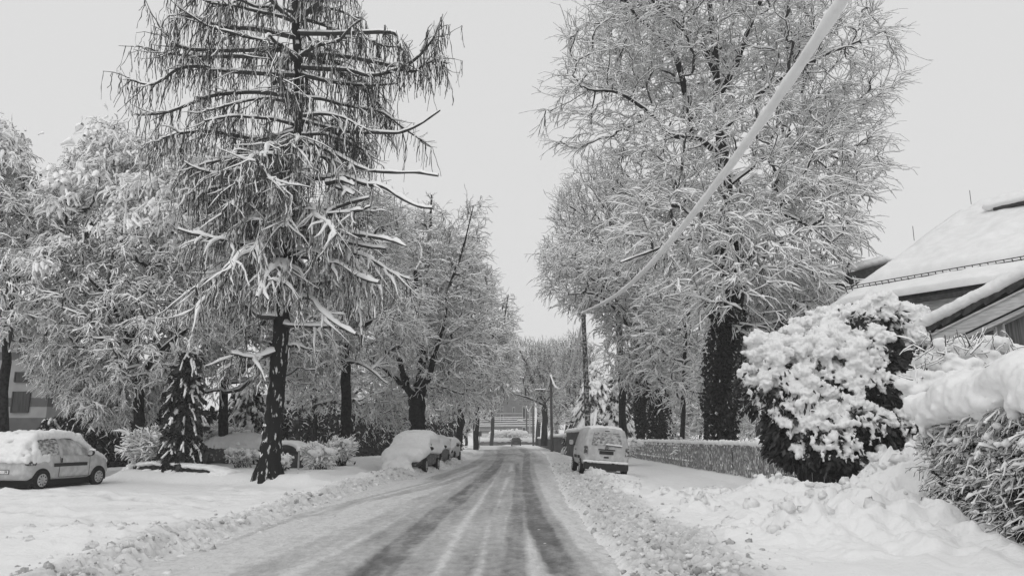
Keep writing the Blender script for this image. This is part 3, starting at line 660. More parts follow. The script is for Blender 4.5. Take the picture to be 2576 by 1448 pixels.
B((0, -1), (750, 84), (835, 85), (983, 82), (1005, 105), (1017, 130))
B((0, -.5), (752, 300), (835, 323), (890, 333), (952, 334), (1004, 334), (1052, 315), (1107, 278))
B((0, -1.2), (748, 355), (783, 360), (848, 391), (913, 425), (983, 434), (1043, 434), (1102, 443))
B((0, -1.5), (745, 450), (818, 449), (870, 445), (913, 462), (965, 471), (1009, 499), (1052, 519), (1089, 525))
B((-1, -1.6), (822, 462), (860, 456), (891, 467)); B((-1, -1.6), (844, 469), (870, 480), (891, 491))
B((0, -1.2), (738, 520), (770, 527), (826, 527), (878, 512), (930, 499))
B((0, -1.8), (732, 570), (778, 573), (848, 586), (935, 595), (985, 606), (1022, 619))
B((0, -1), (730, 598), (774, 601), (870, 610), (930, 622), (970, 626))
B((0, -1.4), (722, 640), (816, 656), (859, 676), (917, 703), (955, 713))
B((0, -.6), (718, 722), (738, 720), (800, 713), (855, 701))
B((0, -1.6), (715, 750), (781, 750), (808, 781), (839, 808), (871, 828), (898, 842))
B((0, -.8), (712, 815), (728, 818), (800, 822), (847, 822), (890, 836))
B((0, .3), (705, 868), (722, 869), (749, 871), (777, 879))
nright = len(br)
B((0, -.8), (745, 95), (629, 72), (560, 69), (512, 50), (460, 41), (437, 52)); B((0, -1), (750, 130), (629, 126), (543, 128), (469, 122), (434, 104), (395, 61))
B((0, .6), (750, 150), (650, 142), (543, 143), (456, 139), (369, 128)); B((0, -1), (750, 190), (660, 185), (564, 178), (499, 167), (447, 174), (404, 204), (369, 213), (319, 198))
B((0, -.6), (748, 245), (660, 232), (586, 234), (534, 241), (482, 260), (417, 284), (347, 291)); B((0, -1.4), (746, 330), (660, 350), (590, 340), (520, 330), (460, 335), (400, 350))
B((0, -1.6), (742, 400), (650, 440), (560, 470), (470, 480)); B((0, -1), (735, 520), (640, 560), (560, 560), (480, 585))
B((0, -1), (728, 600), (640, 640), (570, 650), (500, 690)); B((0, -1.2), (712, 800), (640, 790), (590, 740), (540, 720)); B((0, -1), (705, 880), (640, 900), (580, 890))
B((0, -1.4), (745, 60), (690, 10), (640, -60), (600, -90)); B((0, 1), (742, 40), (780, -20), (830, -60), (880, -50)); B((0, -1), (742, 60), (800, 10), (860, -20), (910, -5))
nhand = len(br)
for i in range(46):               # the rest of the whorls all round the stem
    z = rng.uniform(6.8, 21.0); c = np.array([np.interp(z, ltc[:, 2], ltc[:, j]) for j in range(3)])
    a = rng.random()*2*PI; L = np.interp(z, [5, 8, 14, 19, 22], [3.6, 4.6, 5.0, 4.2, 2.0])*rng.uniform(.55, 1.0)
    s = np.linspace(0, 1, 7); dz = L*(0.10*s - 0.42*s**2 + (0.25*s**4 if rng.random() < .4 else 0))*rng.uniform(.6, 1.2)
    q = np.stack([c[0]+np.cos(a)*L*s, c[1]+np.sin(a)*L*s, c[2]+dz], -1); q[1:] += 0.05*L*rng.standard_normal((6, 3))*s[1:, None]*.5
    br.append(q)
nproc = len(br)
for i in range(22):                # heavy snow laden boughs low on the side towards the street
    z = rng.uniform(7.2, 12.5); c = np.array([np.interp(z, ltc[:, 2], ltc[:, j]) for j in range(3)]); a = rng.normal(-PI/2, 1.0); L = rng.uniform(1.6, 3.4); s = np.linspace(0, 1, 7)
    q = np.stack([c[0]+np.cos(a)*L*s, c[1]+np.sin(a)*L*s, c[2]+L*(.12*s-.62*s**2)], -1); q[1:] += 0.06*L*rng.standard_normal((6, 3))*s[1:, None]*.5; br.append(q)
bb = MB(); tw = MB()
M['larch_twig'] = mat('larch_twig', 0.06, 0.9, 0.1)
for bi, q in enumerate(br):
    n = len(q); q = catmull(q, 4); n = len(q); L = np.linalg.norm(q[1:]-q[:-1], axis=1).sum()
    s = np.linspace(0, 1, n); z = q[:, 2].mean(); low = 1-sst(7, 14, z)
    bare = 4 <= bi < nright
    r = (0.085 if bi < nhand else 0.055)*(1-s)**0.7 + 0.018
    if bare: r = 0.050*(1-s)**0.6+0.026
    S = np.full(n, 0.05+0.075*low)*np.where(s > .9, .8, 1)
    snow_tubes(bb, (q-lb)[None], r[None], S[None], 0, 1, k=8, steep=.35, plaster=.1, wid=1.0+.3*low)
    # laterals in a flat fan, then hanging twigs on everything
    m = int(L*((3.5 if bi < nproc else 6.0) if not bare else 1.0)) + 2; ss = rng.uniform(.22 if not bare else .1, .98 if not bare else .6, m); fi = ss*(n-1); i0 = fi.astype(int).clip(0, n-2)
    p0 = q[i0]+(q[i0+1]-q[i0])*(fi-i0)[:, None]; td = unit(q[i0+1]-q[i0]); sd_ = np.stack([td[:, 1], -td[:, 0], 0*td[:, 0]], -1)*rng.choice([-1, 1], m)[:, None]
    lat = twigs(p0, unit(td*.7+sd_), 5, 1.0+.2*low, 0.05+.25*low, -0.25, 0.25)
    snow_tubes(bb, lat-lb, np.array([[.024, .02, .016, .012, .009]]), np.full((1, 5), .035+.05*low)*np.array([[1,1,.9,.7,.3]]), 0, 1, k=6, steep=.35, plaster=.15, wid=1.2+.4*low)
    allp = np.concatenate([q[int(n*.18):] if not bare else q[:int(n*.6)], lat.reshape(-1, 3)])
    hn = int(len(allp)*((1.1 if q[:, 2].mean() < 13 else 1.0) if not bare else .25)); b = allp[rng.integers(0, len(allp), hn)] + rng.standard_normal((hn, 3))*[.04, .04, .02]
    H = twigs(b, np.tile([0, 0, -1.0], (hn, 1)), 6, 0.68+.25*(1-low), 0.3, -0.1, .14, .10)
    H[:, 1:] += rng.standard_normal((hn, 5, 3))*[.018, .018, 0]
    snowy = rng.random(hn) < (.22+.5*low)
    kr = np.array([[.008, .013, .007, .014, .007, .010]])*(0.7+.6*rng.random((hn, 6)))
    for sel, S_ in ((~snowy, 0.006), (snowy, .05)):
        if sel.any(): snow_tubes(tw, H[sel]-lb, kr[sel], np.full((1, 6), S_), 0, 1, k=5, steep=2 if S_ < .01 else 0, plaster=.0 if S_ < .01 else .6, wid=1.5)
    # short upright shoots at the outer end
    if not bare:
        U = twigs(q[-6:].repeat(2, 0), np.tile([0, 0, .8], (12, 1)) + unit(q[-1]-q[-4]), 3, .4, -.1, .1, .4); snow_tubes(tw, U-lb, np.full((1, 3), .008), np.full((1, 3), .01), 0, 1, k=4)
it = [(np.array([math.cos(a_)*(.34-.05*z), math.sin(a_)*(.32-.05*z), z]), np.array([.05, .05, .055])*(.3+rng.random())) for z, a_ in zip(rng.random(90)**2.2*2.4, rng.normal(-2.5, .7, 90))]
blobs('snow_patches', it, larch, .025, ('snow',), ((.08, .03),), 1)['kind'] = 'stuff'
bb.obj('branches', ['larch_twig', 'snow_twig'], larch); tw.obj('hanging_twigs', ['larch_twig', 'snow_twig'], larch)

# ------------------------------------------------------------------ street trees on the left, then the heavy snow thicket
k2 = dict(bf=0.3, tip=0.013, snow=0.10, nt_=3, tl=0.85, droop=0.18, curl=-0.10, spread=0.5, nt2=3, tsnow=0.05, tr=0.010, shell=0.25, zmin=3.5, outw=0.5)
Ya = 38.0
make_tree('street_tree', 'dark forked street tree just right of the larch, short snow laden side boughs', 'tree', base_of(868, 1118, Ya), [PT(868, 1130, Ya, .30), PT(870, 1050, Ya, .27), PT(869, 900, Ya, .24), PT(866, 800, Ya, .22), PT(866, 700, Ya, .17), PT(864, 580, Ya, .12), PT(872, 440, Ya, .06)],
   [E(900, 640, Ya, 120, 180, 3), E(960, 800, Ya, 120, 100, 3), E(800, 800, Ya, 110, 140, 3), E(880, 500, Ya, 70, 80, 2.2), E(960, 560, Ya, 70, 90, 2)], 1000,
   [[PT(868, 850, Ya, .16), PT(900, 830, Ya-.6, .13), PT(950, 800, Ya-1.2, .09), PT(1010, 790, Ya-1.5, .05)], [PT(866, 720, Ya, .16), PT(890, 690, Ya-.3, .12), PT(905, 600, Ya-.5, .08), PT(915, 520, Ya-.6, .04)], [PT(868, 905, Ya, .10), PT(920, 920, Ya-1, .08), PT(975, 965, Ya-1.5, .04)]], **k2)
Yb = 45.0
make_tree('pollard_tree', 'vase shaped tree with a thick knobbly stem and upright limbs behind the parked cars', 'tree', base_of(1050, 1100, Yb), [PT(1050, 1118, Yb, .44), PT(1050, 1060, Yb, .42), PT(1048, 1010, Yb, .50), PT(1056, 960, Yb, .32), PT(1060, 850, Yb, .2), PT(1072, 700, Yb, .15), PT(1082, 560, Yb, .09), PT(1085, 490, Yb, .04)],
   [E(1060, 700, Yb, 110, 180, 3), E(1130, 760, Yb, 110, 160, 3.4), E(1190, 560, Yb, 40, 60, 1.6), E(1085, 540, Yb, 40, 60, 1.6), E(1170, 660, Yb, 60, 90, 2), E(1010, 860, Yb, 120, 100, 3), E(1140, 920, Yb, 120, 90, 3), E(980, 640, Yb, 80, 120, 2.4)], 1500,
   [[PT(1052, 1000, Yb, .3), PT(1078, 950, Yb-1, .19), PT(1098, 870, Yb-1.6, .15), PT(1118, 800, Yb-2, .12), PT(1128, 730, Yb-2.2, .09), PT(1160, 640, Yb-2.2, .06), PT(1190, 520, Yb-2.2, .025)], [PT(1040, 1000, Yb, .28), PT(1018, 960, Yb-1, .18), PT(1000, 890, Yb-1.6, .14), PT(985, 800, Yb-2, .10), PT(965, 680, Yb-1.2, .08), PT(960, 560, Yb-1.2, .04)],
    [PT(1056, 990, Yb, .25), PT(1062, 900, Yb-1.6, .2), PT(1050, 780, Yb-2.6, .15), PT(1045, 680, Yb-3, .10)], [PT(1030, 985, Yb, .2), PT(985, 940, Yb-1, .15), PT(930, 905, Yb-1.6, .08)]], **k2)
Yc = 66.0
k3 = dict(k2); k3.update(tip=.018, tr=.016, tsnow=.085, tl=1.1, nt2=2, snow=.12)
make_tree('street_tree', 'leaning dark stemmed street tree over the last parked cars on the left', 'tree', base_of(1152, 1118, Yc), [PT(1152, 1126, Yc, .34), PT(1157, 1060, Yc, .30), PT(1165, 1000, Yc, .27), PT(1180, 900, Yc, .2), PT(1200, 780, Yc, .12), PT(1210, 700, Yc, .05)],
   [E(1190, 850, Yc, 80, 110, 4), E(1240, 880, Yc-2, 55, 85, 4), E(1130, 960, Yc, 90, 90, 4), E(1275, 790, Yc, 22, 50, 1.6), E(1215, 730, Yc, 40, 50, 3)], 1200,
   [[PT(1170, 980, Yc, .18), PT(1220, 900, Yc-1, .13), PT(1260, 840, Yc-1.5, .08), PT(1278, 740, Yc-1.5, .04)]], **k3)
Yd = 92.0
k4 = dict(k3); k4.update(tip=.024, tr=.022, tsnow=.11, tl=1.4)
make_tree('street_tree', 'farthest street tree on the left with a short black stem near the bend', 'tree', base_of(1197, 1122, Yd), [PT(1197, 1130, Yd, .36), PT(1198, 1060, Yd, .34), PT(1200, 1000, Yd, .25), PT(1210, 880, Yd, .12), PT(1215, 800, Yd, .05)],
   [E(1215, 910, Yd, 65, 90, 5), E(1262, 920, Yd-1, 40, 70, 4), E(1165, 1020, Yd, 45, 50, 5)], 1000, **k4)
hv = dict(bf=0.3, tip=0.013, snow=0.14, nt_=3, tl=0.6, droop=0.25, curl=-0.3, spread=0.7, nt2=4, tsnow=0.052, tr=0.010, shell=0.3, outw=0.5, wid=1.4, plaster=.4)
Ye = 31.0
make_tree('apple_tree', 'broad tree bowed under thick pillows of snow, left of the larch', 'tree', base_of(330, 1120, Ye, .1), [PT(345, 1140, Ye, .24), PT(350, 1000, Ye, .2), PT(330, 850, Ye, .16), PT(310, 650, Ye, .11), PT(300, 450, Ye, .05)],
   [E(280, 560, Ye, 150, 190, 3.6), E(430, 600, Ye-1, 150, 190, 3.4), E(200, 760, Ye-1, 140, 170, 3), E(400, 820, Ye-1, 170, 150, 3.4), E(560, 640, Ye-.5, 100, 120, 2.4), E(330, 400, Ye, 110, 80, 2.6), E(480, 420, Ye, 100, 80, 2.4)], 1500,
   [[PT(340, 900, Ye, .13), PT(280, 760, Ye-1, .1), PT(200, 680, Ye-1.6, .06), PT(130, 640, Ye-2, .03)], [PT(330, 800, Ye, .13), PT(400, 650, Ye-1, .1), PT(460, 540, Ye-1.5, .06), PT(520, 480, Ye-1.6, .03)], [PT(345, 950, Ye, .12), PT(430, 860, Ye-1.5, .09), PT(520, 800, Ye-2, .05)]], zmin=2.5, clump=190, clump_s=.10, **hv)
Yf = 29.0
make_tree('bent_tree', 'snow bent tree at the left edge with arching white top', 'tree', base_of(12, 1100, Yf, .1), [PT(8, 1130, Yf, .2), PT(12, 950, Yf, .17), PT(30, 760, Yf, .13), PT(70, 600, Yf, .09), PT(60, 480, Yf, .05), PT(20, 360, Yf, .03)],
   [E(30, 560, Yf, 90, 170, 2.4), E(120, 520, Yf, 80, 70, 2), E(70, 740, Yf, 110, 120, 2.6), E(-60, 500, Yf, 120, 220, 3), E(10, 380, Yf, 40, 80, 1.6), E(180, 420, Yf, 30, 40, 1)], 800,
   [[PT(165, 560, Yf, .08), PT(160, 490, Yf, .08), PT(130, 450, Yf, .07), PT(80, 440, Yf, .05), PT(40, 470, Yf, .03)], [PT(50, 680, Yf, .08), PT(120, 620, Yf, .07), PT(165, 560, Yf, .07)]], zmin=2.5, clump=60, clump_s=.08, **hv)
Yg = 35.0
make_tree('snowy_tree', 'dense white tree filling the gap behind the larch, twigs sagging', 'tree', base_of(560, 1110, Yg, .2), [PT(560, 1130, Yg, .22), PT(565, 950, Yg, .18), PT(575, 780, Yg, .12), PT(580, 600, Yg, .05)],
   [E(590, 700, Yg, 150, 180, 3), E(640, 850, Yg, 120, 130, 2.8), E(520, 880, Yg, 110, 110, 2.6), E(780, 860, Yg+1, 90, 130, 2.4)], 900, zmin=2.5, clump=60, clump_s=.08, **hv)
make_tree('snowy_tree', 'low snowy tree between the striped house and the broad bowed tree', 'tree', base_of(180, 1110, 34, .1), [PT(180, 1130, 34, .16), PT(180, 980, 34, .12), PT(175, 850, 34, .05)],
   [E(200, 900, 33, 90, 100, 2.4), E(290, 980, 32, 110, 80, 2.2)], 750, zmin=1.6, **hv)
make_tree('snowy_tree', 'grey white tree far back between larch and forked street tree', 'tree', base_of(790, 1110, 50, .2), [PT(790, 1125, 50, .2), PT(792, 950, 50, .15), PT(795, 800, 50, .06)],
   [E(800, 900, 50, 110, 130, 3.4), E(940, 960, 50, 100, 90, 3), E(1000, 1030, 52, 80, 50, 3)], 1100, zmin=2.0, group=None, **hv)
# ------------------------------------------------------------------ evergreens, bushes, hedges
def boughs(t, name_l, name_s, starts, dirs, L, droop, lw=0.16, ll=0.34, dens=26, S=0.16, fan=0.35, lump=1.0, n=6):
    """drooping evergreen boughs with leaf sprays and pillows of snow along the top"""
    N = len(starts); s = np.linspace(0, 1, n); d = unit(np.asarray(dirs, float)); L = np.broadcast_to(L, (N,))
    q = np.asarray(starts, float)[:, None] + d[:, None]*(L[:, None]*s)[..., None]
    q[..., 2] -= (L[:, None]*droop*s**1.8); q[:, 1:] += 0.04*L[:, None, None]*rng.standard_normal((N, n-1, 3))
    lf = MB(); m = int(dens); tt = rng.random((N, m))*(n-1.001); i0 = tt.astype(int); f = (tt-i0)[..., None]; ar = np.arange(N)[:, None]
    p = q[ar, i0]*(1-f)+q[ar, i0+1]*f; dd = unit(q[ar, i0+1]-q[ar, i0]); sd_ = np.stack([dd[..., 1], -dd[..., 0], 0*dd[..., 0]], -1)*rng.choice([-1, 1], (N, m, 1))
    leaves(lf, p.reshape(-1, 3), (dd*.6+sd_*1.0).reshape(-1, 3), ll, lw*.5, 0, 0.35, 0.35)
    snow_tubes(lf, q, (0.018*(1-s)+.006)[None], np.zeros((1, n)), 1, 1, k=4)
    lo = lf.obj(name_l, ['needle', 'twig'], t, smooth=False)
    sn = MB(); prof = np.array([.35, .8, 1, 1.05, .85, .3]) if n == 6 else np.interp(s, [0, .3, .7, 1], [.4, 1, 1, .3])
    on = rng.random(N) < lump
    if on.any():
        qq = q[on] + [0, 0, .02]
        snow_tubes(sn, qq, np.full((1, n), .03), S*prof*(.6+.7*rng.random((on.sum(), 1))), 0, 0, k=10, steep=0, plaster=1, wid=1.5)
        k = max(1, int(2*fan/.35)); i = rng.integers(1, n-1, (on.sum(), k*2)); b = qq[np.arange(on.sum())[:, None], i].reshape(-1, 3)
        f2 = twigs(b, np.repeat(unit(qq[:, -1]-qq[:, 0]), k*2, 0), 4, L.mean()*fan, .35, -.3, .55)
        snow_tubes(sn, f2, np.full((1, 4), .02), S*.75*np.array([[.8, 1, .9, .35]])*(.6+.7*rng.random((len(f2), 1))), 0, 0, k=8, steep=0, plaster=1, wid=1.4)
        sn.obj(name_s, ['snow_twig'], t)
    return lo

# --- the big thuja bush at the driveway corner
YS = 20.5; S0 = base_of(2110, 1245, YS, 0.1); px = PX(YS)
bush = thing('thuja_bush', 'huge dark thuja bush buried under cauliflower lumps of snow at the driveway corner', 'bush', S0)
def SB(u, v, dy=0): return P(u, v, YS+dy) - S0
heads = [(2215, 770, .5, 45), (2150, 800, .4, 50), (2260, 790, .7, 40), (2080, 815, .2, 55), (2020, 840, .0, 50), (2300, 810, .6, 50), (2310, 850, .4, 38), (1930, 880, -.2, 55), (1985, 900, -.6, 60), (2060, 880, -.7, 62), (2140, 900, -.8, 60), (2190, 860, -.4, 50), (2100, 850, -.5, 50),
         (1915, 940, -.3, 45), (1960, 960, -.7, 48), (2040, 950, -1.0, 45), (2180, 930, -.9, 45), (2130, 960, -1.0, 40), (1930, 1000, -.4, 34), (2010, 1005, -1.0, 40), (2080, 1010, -1.1, 42), (2250, 960, -.7, 36), (2300, 960, -.5, 34),
         (2330, 1000, -.5, 45), (2160, 1030, -1.2, 36), (2050, 1060, -1.2, 36), (1990, 1070, -.9, 32), (2110, 1075, -1.3, 34), (2210, 1060, -1.1, 36), (2320, 1060, -.6, 40), (2280, 1050, -.9, 32), (1960, 1040, -.7, 28), (2080, 1120, -1.3, 28), (2140, 1130, -1.3, 28), (2205, 1150, -1.2, 30), (2300, 1115, -.8, 28), (2175, 1180, -1.2, 18), (2205, 1190, -1.2, 16), (2010, 1130, -1, 20)]
it = []
for u, v, dy, r in heads:
    c = SB(u, v, dy); R = r*px; top = v < 900
    it.append((c+[0, .15*R, .08*R], (R*.85, R*.68, R*.58)) if top else (c+[0, .2*R, .1*R], (R*.62, R*.55, R*.42)))
    for k in range(int(22 if top else 18)):
        a = rng.random()*2*PI; e = rng.uniform(-1.0, 1.3); f = rng.uniform(.14, .36)*R
        it.append((c+np.array([math.cos(a)*math.cos(e)*R*.95, -abs(math.sin(a))*math.cos(e)*R*.8+.1*R, math.sin(e)*R*.72]), (f*1.15, f, f*.8)))
    for k in range(7):      # tongues of snow hanging down between the sprays
        f = rng.uniform(.07, .15)*R; q = c+np.array([rng.uniform(-.95, .95)*R, -R*rng.uniform(.4, .75), -rng.uniform(.45, 1.0)*R])
        for m_ in range(4): it.append((q+[.3*f*m_*rng.standard_normal(), -.2*f*m_, -m_*f*1.1], np.array([f, f, f*1.1])*(1-.17*m_)))
blobs('snow_load', it, bush, 0.036, ('snow',), ((0.17, 0.26), (0.06, 0.12)), 1)
lf = MB(); Np = 30000
d = rng.standard_normal((Np, 3)); d /= np.linalg.norm(d, axis=1)[:, None]
cen = SB(2120, 1020, .6); rad = np.array([200*px, 1.6, 240*px]); pr = 0.74+.26*rng.random((Np, 1)); p = cen + d*rad*pr*(1+.10*np.sin(d[:, :1]*9)*np.cos(d[:, 2:]*8))
p = p[(p[:, 2] > .25) & ((p[:, 2] > .7) | (p[:, 0] > .9))]; Np = len(p); d = unit(p-cen)
leaves(lf, p, d*[1, 1, .3] + [0, 0, -.5], .24, .055, 0, .35, .6)
for (u, v, dy, r) in heads:
    n = 240; c = SB(u, v+r*.75, dy+.12); q = c + rng.standard_normal((n, 3))*[r*px*.6, r*px*.35, r*px*.35]; leaves(lf, q, unit(q-c)+[0, -.3, -.7], .22, .05, 0, .4, .4)
lf.sphere(cen, rad*.78, 0, 24, 16)
lf.obj('foliage', ['needle'], bush, smooth=False)

# --- snow capped hedge in the foreground on the right
hedge = thing('hedge', 'foreground deciduous hedge on the right with a deep rounded cap of snow', 'hedge', (6.6, 9.5, 0))
HB = np.array([6.6, 9.5, 0])
it = []
for y in np.arange(5.0, 12.2, .16):
    e = 1-sst(11.2, 12.2, y)*.75; zt = 2.24 + .07*math.sin(y*2.1)+.05*math.sin(y*5.3); x0 = 6.22 + .06*math.sin(y*3.3)
    for x in np.arange(0, 1.7, .2):
        it.append((np.array([x0+.16+x, y, zt-(.10 if x < .1 else 0)-.22*(1-e)]) - HB, (.27, .24, .24*e+.05+.03*rng.random())))
    for _ in range(2): it.append((np.array([x0+rng.uniform(-.02, .2), y+rng.uniform(-.1, .1), zt-.14-rng.random()*.17])-HB, np.array([.14, .12, .12])*(.6+.6*rng.random())))
for _ in range(90):
    y = rng.uniform(5.2, 12.0); d_ = rng.random()**1.6; r = rng.uniform(.04, .09)*(1.15-.6*d_); it.append((np.array([6.24+.05*rng.standard_normal(), y, 2.0-.55*d_])-HB, (r, r*1.2, r*.8)))
blobs('snow_cap', it, hedge, 0.035, ('snow',), ((0.5, 0.16), (0.14, 0.06)), 3)
lf = MB(); n = 2600
b = np.stack([6.62+.45*rng.random(n), 5+7.0*rng.random(n), .25+1.85*rng.random(n)**.8], -1)
T = twigs(b, np.stack([-1+.2*rng.standard_normal(n), .25*rng.standard_normal(n)+.55*sst(11, 12.2, b[:, 1]), .1+.35*rng.standard_normal(n)], -1), 6, .44, .10, -.30, .40)
snow_tubes(lf, T-HB, np.array([[.009, .008, .007, .006, .005, .004]]), (.010+.022*np.clip(T[..., 2]/2.0, 0, 1))*(0.2+1.6*rng.random((n, 6))**1.6), 0, 1, k=6, steep=.2, plaster=.5, wid=1.4)
ia = rng.integers(1, 5, (n, 5)); b2 = T[np.arange(n)[:, None], ia].reshape(-1, 3); d2 = np.repeat(unit(T[:, -1]-T[:, 2]), 5, 0)
T2 = twigs(b2, d2, 4, .17, .1, -.3, .9); snow_tubes(lf, T2-HB, np.full((1, 4), .005), (.012+.026*np.clip(T2[..., 2]/2.0, 0, 1))*(0.1+2.0*rng.random((len(T2), 1))**2.5)*(.5+rng.random((len(T2), 4))), 0, 1, k=6, steep=.2, plaster=.5, wid=1.5)
lf.obj('twigs', ['twig', 'snow_twig'], hedge)
sn = MB(); b = T[rng.choice(n, 900), rng.integers(2, 6, 900)]
for c in b:                       # clots of snow held between the twigs
    r = .012+.040*rng.random()**3; sn.sphere(c-HB+[0, 0, r*.4], (r*rng.uniform(.8, 1.8), r*rng.uniform(.8, 1.6), r*.8), 0, 8, 5)
sn.obj('snow_clots', ['snow_twig'], hedge)['kind'] = 'stuff'
lf = MB(); n = 8000; p = np.stack([6.45+.6*rng.random(n), 5+6.9*rng.random(n), .1+1.95*rng.random(n)], -1); leaves(lf, p-HB, rng.standard_normal((n, 3))+[-.6, 0, 0], .10, .022, 0, .2, .5)
lf.box((.12, -4.4, -.2), (.7, 2.35, 2.0), 0)
lf.obj('foliage', ['ivy'], hedge, smooth=False)

# --- snowy bush behind the hedge, in front of the house
YB = 13.5; B0 = base_of(2430, 960, YB, 1.0); B0[2] = 0.2
fb = thing('garden_bush', 'leafless garden bush with fat snow clumps in front of the house window', 'bush', B0)
it = []; st = MB()
for u, v, dy, r in [(2330, 905, 0, 34), (2370, 880, .1, 26), (2365, 850, 0, 24), (2410, 850, .2, 26), (2440, 870, 0, 24), (2480, 880, .1, 30), (2500, 850, 0, 26), (2540, 860, .2, 24), (2560, 880, .1, 22), (2300, 930, 0, 26), (2400, 910, -.2, 30), (2450, 920, -.3, 30), (2350, 935, -.3, 30), (2500, 920, 0, 36), (2560, 925, 0, 40), (2460, 845, .1, 12), (2300, 960, -.2, 30), (2385, 945, -.4, 26)]:
    c = P(u, v+14, YB+dy)-B0; R = r*PX(YB)
    for k in range(10):
        f = rng.uniform(.3, .62)*R; it.append((c+rng.standard_normal(3)*[R*.55, R*.4, R*.3], (f*1.25, f, f*.8)))
    st.tube([np.array([c[0]*.6, .1, .3]), c*[.85, 1, .8], c+[0.02, 0, R*.3]], [.02, .012, .006], 0, 6)
blobs('snow_load', it, fb, 0.03, ('snow',), ((0.14, 0.07), (0.05, 0.025)), 2)
for (a, b_) in [((2345, 870), (2338, 832)), ((2385, 960), (2376, 842)), ((2440, 870), (2425, 838)), ((2450, 880), (2472, 832)), ((2440, 890), (2476, 852)), ((2376, 925), (2405, 918)), ((2376, 890), (2355, 885)), ((2480, 950), (2505, 930))]:
    q = np.array([P(*a, YB-.25), P(*b_, YB-.3)])-B0; q = q[0]+(q[1]-q[0])*np.linspace(0, 1, 5)[:, None]
    snow_tubes(st, q[None], np.array([[.016, .014, .012, .01, .008]]), np.full((1, 5), .022), 0, 1, k=6, plaster=.5)
tb = np.array([P(rng.uniform(2290, 2570), rng.uniform(860, 960), YB-.1) for _ in range(150)])-B0
TT = twigs(tb, np.tile([0, -.3, .6], (150, 1)), 4, .3, 0, 0, .7); snow_tubes(st, TT, np.full((1, 4), .006), np.full((1, 4), .02), 0, 1, k=6)
st.obj('stems', ['twig', 'snow_twig'], fb)

# --- conifers
def conifer(name, label, cat, base, H, W, nb, z0=0.1, S=.16, lump=.9, droop=.8, dens=26, group=None, shape=1.0, ll=.34, fan=.35, front=True):
    t = thing(name, label, cat, base, 0, group); mb = MB()
    mb.tube([np.zeros(3), np.array([0, 0, H*.5]), np.array([0, 0, H])], [W*.07+.04, W*.045+.03, .015], 0, 10); mb.obj('trunk', ['bark'], t)
    z = z0+(H-z0)*rng.random(nb)**.8; a = rng.random(nb)*2*PI
    if front: a = np.where(rng.random(nb) < .35, -PI/2+rng.normal(0, .9, nb), a)
    R = W*(1-(z-z0)/(H-z0))**shape*(.65+.45*rng.random(nb)) + .15
    boughs(t, 'foliage', 'snow_load', np.stack([0*z, 0*z, z], -1), np.stack([np.cos(a), np.sin(a), .15+.25*rng.random(nb)], -1), R, droop, dens=dens, S=S, lump=lump, ll=ll, fan=fan)
    return t
conifer('cypress_tree', 'large cypress with hanging boughs packed in snow behind the dark garden wall', 'tree', base_of(1500, 1120, 72), 8.0, 3.7, 330, 2.2, S=.42, lump=1, droop=1.1, ll=.5, dens=30, shape=.7)
conifer('cypress_tree', 'smaller pointed cypress packed in snow, half behind the white van', 'tree', base_of(1556, 1120, 62), 5.4, 2.6, 220, .6, S=.36, lump=1, droop=1.2, ll=.45, shape=.75)
conifer('pine_tree', 'dark spreading pine peeping out above the snow packed cypress', 'tree', base_of(1600, 1120, 78), 10.5, 3.4, 260, 4, S=.16, lump=.45, droop=.3, ll=.5, dens=34, shape=.45)
conifer('fir_tree', 'dark little fir with drooping sprays right in front of the bowed tree', 'tree', base_of(455, 1172, 28.5, .3), 4.4, .75, 95, .5, S=.05, lump=.6, droop=1.2, ll=.30, dens=26, shape=.08)
conifer('fir_tree', 'dark bushy fir with snow patches immediately left of the larch stem', 'tree', base_of(612, 1120, 40, .3), 4.0, 2.0, 200, .3, S=.15, lump=.9, droop=.9, ll=.33, dens=26, shape=.35)
conifer('fir_tree', 'dark fir deep in shade behind the bowed tree', 'tree', base_of(420, 1120, 36, .2), 6.0, 1.9, 170, .3, S=.10, lump=.8, droop=1.1, ll=.4, dens=28, shape=.35)
conifer('yew_bush', 'small rounded yew at the corner of the striped house', 'bush', base_of(128, 1090, 33, .2), 2.1, .75, 90, .1, S=.10, lump=.8, droop=.8, ll=.26, shape=.4)

def hedge_run(name, label, a, b, w_, h, n, S=.05, sn=1500, group=None, zt=.0):
    """evergreen hedge from a to b"""
    a = np.array(a, float); b = np.array(b, float); t = thing(name, label, 'hedge', a, 0, group); L = np.linalg.norm(b-a); dr = (b-a)/L; sd_ = np.array([dr[1], -dr[0], 0])
    def pts(k, lo=0, hi=1): s = rng.random((k, 1)); z = lo+(hi-lo)*rng.random(k); return dr*L*s + sd_*(w_*(rng.random((k, 1))-.5))*(1.15-.4*z[:, None]) + np.array([0, 0, 1])*(h*z*(1+.12*np.sin(s[:, 0]*L*1.7)))[:, None]
    mb = MB(); p = pts(n); leaves(mb, p, rng.standard_normal((n, 3))+[0, -.5, .2], .42, .10, 0, .25, .5)
    mb.bar(np.array([0, 0, h*.4]), dr*L+np.array([0, 0, h*.4]), w_*.6, h*.75, 0)
    mb.obj('foliage', ['needle'], t, smooth=False)
    s = MB(); p = pts(sn, .25, 1.02) - sd_*0 ; T = twigs(p, rng.standard_normal((sn, 3))*[1, 1, .3]+[0, -.6, -.1], 4, .45, .2, -.3, .4)
    snow_tubes(s, T, np.full((1, 4), .01), S*np.array([[.7, 1, .8, .3]])*(.4+rng.random((sn, 1))), 0, 0, k=7, steep=0, plaster=1, wid=1.5); s.obj('snow_load', ['snow_twig'], t)
    return t
